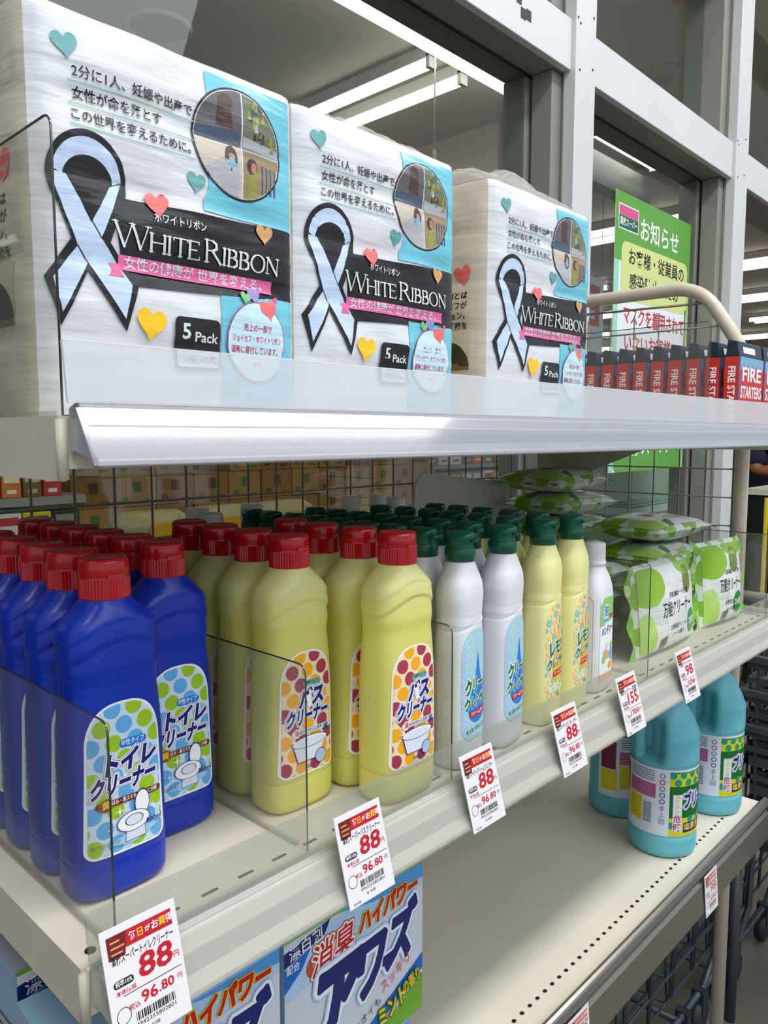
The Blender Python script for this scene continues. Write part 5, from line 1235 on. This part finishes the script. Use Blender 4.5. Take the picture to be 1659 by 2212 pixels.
# ---- till counter, yellow signs
ctr = thing('till_counter', 'black till counter with a pale top beyond the door', 'counter', (4.20, .75, 0))
MB().box(0, .62, 0, .62, .05, 1.045).build('cabinet', mat('counter_black', (20, 20, 22), .4), ctr); MB().box(-.02, .64, -.02, .64, 1.045, 1.075).build('countertop', mat('counter_top', (206, 200, 192), .4), ctr); MB().box(.02, .60, .02, .60, 0, .05).build('plinth', gasket, ctr)
yb_ = mat('sign_yellow', (226, 200, 40), .5)
ys = thing('floor_sign', 'yellow upright strip sign beside the till counter', 'sign', (3.80, 1.155, 0)); MB().box(0, .03, 0, .01, .02, 1.06).build('sign_panel', yb_, ys); MB().box(-.06, .09, -.06, .07, 0, .02).build('foot', gasket, ys)
ys = thing('floor_sign', 'yellow board between the post and the person', 'sign', (5.00, 1.84, 0)); MB().box(-.12, .12, 0, .01, 1.02, 1.36).build('sign_panel', yb_, ys); MB().tube([(0, .005, .02), (0, .005, 1.02)], .012, 8).build('pole', gasket, ys); MB().box(-.1, .1, -.1, .1, 0, .02).build('foot', gasket, ys)

# ================================================================== PERSON at the till
def skin(name, V, E, Rr, m, parent, sub=2, root=0):
    me = bpy.data.meshes.new(name); me.from_pydata(V, E, []); me.materials.append(m)
    o = bpy.data.objects.new(name, me); COL.objects.link(o); o.parent = parent
    md = o.modifiers.new('skin', 'SKIN'); md.use_smooth_shade = True
    for i, r in enumerate(Rr):
        sv = me.skin_vertices[0].data[i]; sv.radius = (r, r) if not isinstance(r, tuple) else r; sv.use_root = i == root
    s = o.modifiers.new('sub', 'SUBSURF'); s.levels = sub; s.render_levels = sub
    return o
pr = thing('person', 'person in dark navy clothes leaning an arm on the till counter', 'person', (5.33, 1.66, 0), math.radians(-95))
skn = mat('skin_brown', (150, 92, 62), .5, sss=.05); navy_c = mat('navy_cloth', (26, 34, 66), .85, var=(20, .2)); hair_m = mat('hair_black', (22, 18, 16), .5); shoe_m = mat('shoe_black', (24, 24, 26), .5)
V = [(0, 0, .88), (0, 0, 1.02), (.01, 0, 1.20), (.01, 0, 1.34), (.02, 0, 1.42), (.035, 0, 1.50), (.035, 0, 1.58)]; Rr = [(.135, .10), (.125, .095), (.145, .105), (.10, .08), .05, (.072, .088), (.068, .078)]
E_ = [(i, i + 1) for i in range(6)]
def chain(frm, pts, rs):
    p = frm
    for a, r in zip(pts, rs): V.append(a); Rr.append(r); E_.append((p, len(V) - 1)); p = len(V) - 1
    return p
for s in (1, -1):
    chain(0, [(0, s * .095, .82), (.01, s * .10, .48), (-.01, s * .10, .10), (.10, s * .11, .035), (.15, s * .11, .03)], [.088, .058, .04, .035, .028])
    e = chain(3, [(.01, s * .16, 1.31), (.04, s * .20, 1.13), (.26, s * .17, 1.13), (.31, s * .165, 1.125), (.36, s * .16, 1.12)], [.055, .043, .030, .026, (.016, .032)])
    for k in range(4):
        y = s * .16 + (-.027 + .018 * k); ln = (.060, .072, .076, .062)[k]
        chain(e, [(.375, y, 1.122), (.375 + ln * .5, y, 1.118), (.375 + ln, y, 1.098)], [.009, .0085, .007])
    chain(e - 1, [(.335, s * .16 - s * .032, 1.115), (.365, s * .16 - s * .045, 1.105)], [.010, .008])
body = skin('body', V, E_, Rr, skn, pr)
skin('shirt', [(0, 0, .84), (0, 0, 1.02), (.01, 0, 1.20), (.01, 0, 1.345), (.015, 0, 1.385), (.01, .165, 1.31), (.035, .20, 1.15), (.01, -.165, 1.31), (.035, -.20, 1.15)], [(0, 1), (1, 2), (2, 3), (3, 4), (3, 5), (5, 6), (3, 7), (7, 8)], [(.155, .118), (.148, .115), (.165, .125), (.115, .095), .062, .075, .065, .075, .065], navy_c, pr)
skin('trousers', [(0, 0, .92), (0, 0, .86), (0, .095, .80), (.01, .10, .48), (-.01, .10, .11), (0, -.095, .80), (.01, -.10, .48), (-.01, -.10, .11)], [(0, 1), (1, 2), (2, 3), (3, 4), (1, 5), (5, 6), (6, 7)], [(.15, .115), (.155, .118), .105, .075, .06, .105, .075, .06], navy_c, pr)
m = MB(); m.lathe([(.0, .105), (.05, .095), (.082, .06), (.094, .01), (.088, -.05), (.075, -.09)][::-1], 24, c=(.02, 0, 1.555)); hb = m.build('hair', hair_m, pr)
for v in hb.data.vertices:
    if v.co.x > .06 and v.co.z < 1.60: v.co.x = .06 + (v.co.x - .06) * .15
for s in (1, -1):
    MB().lathe([(.001, -.010), (.007, -.006), (.009, 0), (.006, .006), (.001, .009)], 10, c=(.112, s * .032, 1.545)).build('eye', mat('eye_dark', (30, 24, 22), .3), pr)
    m = MB(); m.lathe([(.004, -.028), (.012, -.02), (.014, 0), (.012, .02), (.004, .028)], 10, c=(.03, s * .098, 1.53)); m.build('ear', skn, pr)
    m = MB(); m.add([], []); m.box(-.06, .17, s * .11 - .045, s * .11 + .045, 0, .075); m.build('shoe', shoe_m, pr, bevel=.02)
m = MB(); m.lathe([(.004, -.022), (.014, -.012), (.010, .012), (.004, .03)], 10, c=(.120, 0, 1.515)); m.build('nose', skn, pr)
MB().box(.108, .121, -.022, .022, 1.468, 1.476).build('mouth', mat('lips', (128, 66, 56), .5), pr, bevel=.003)
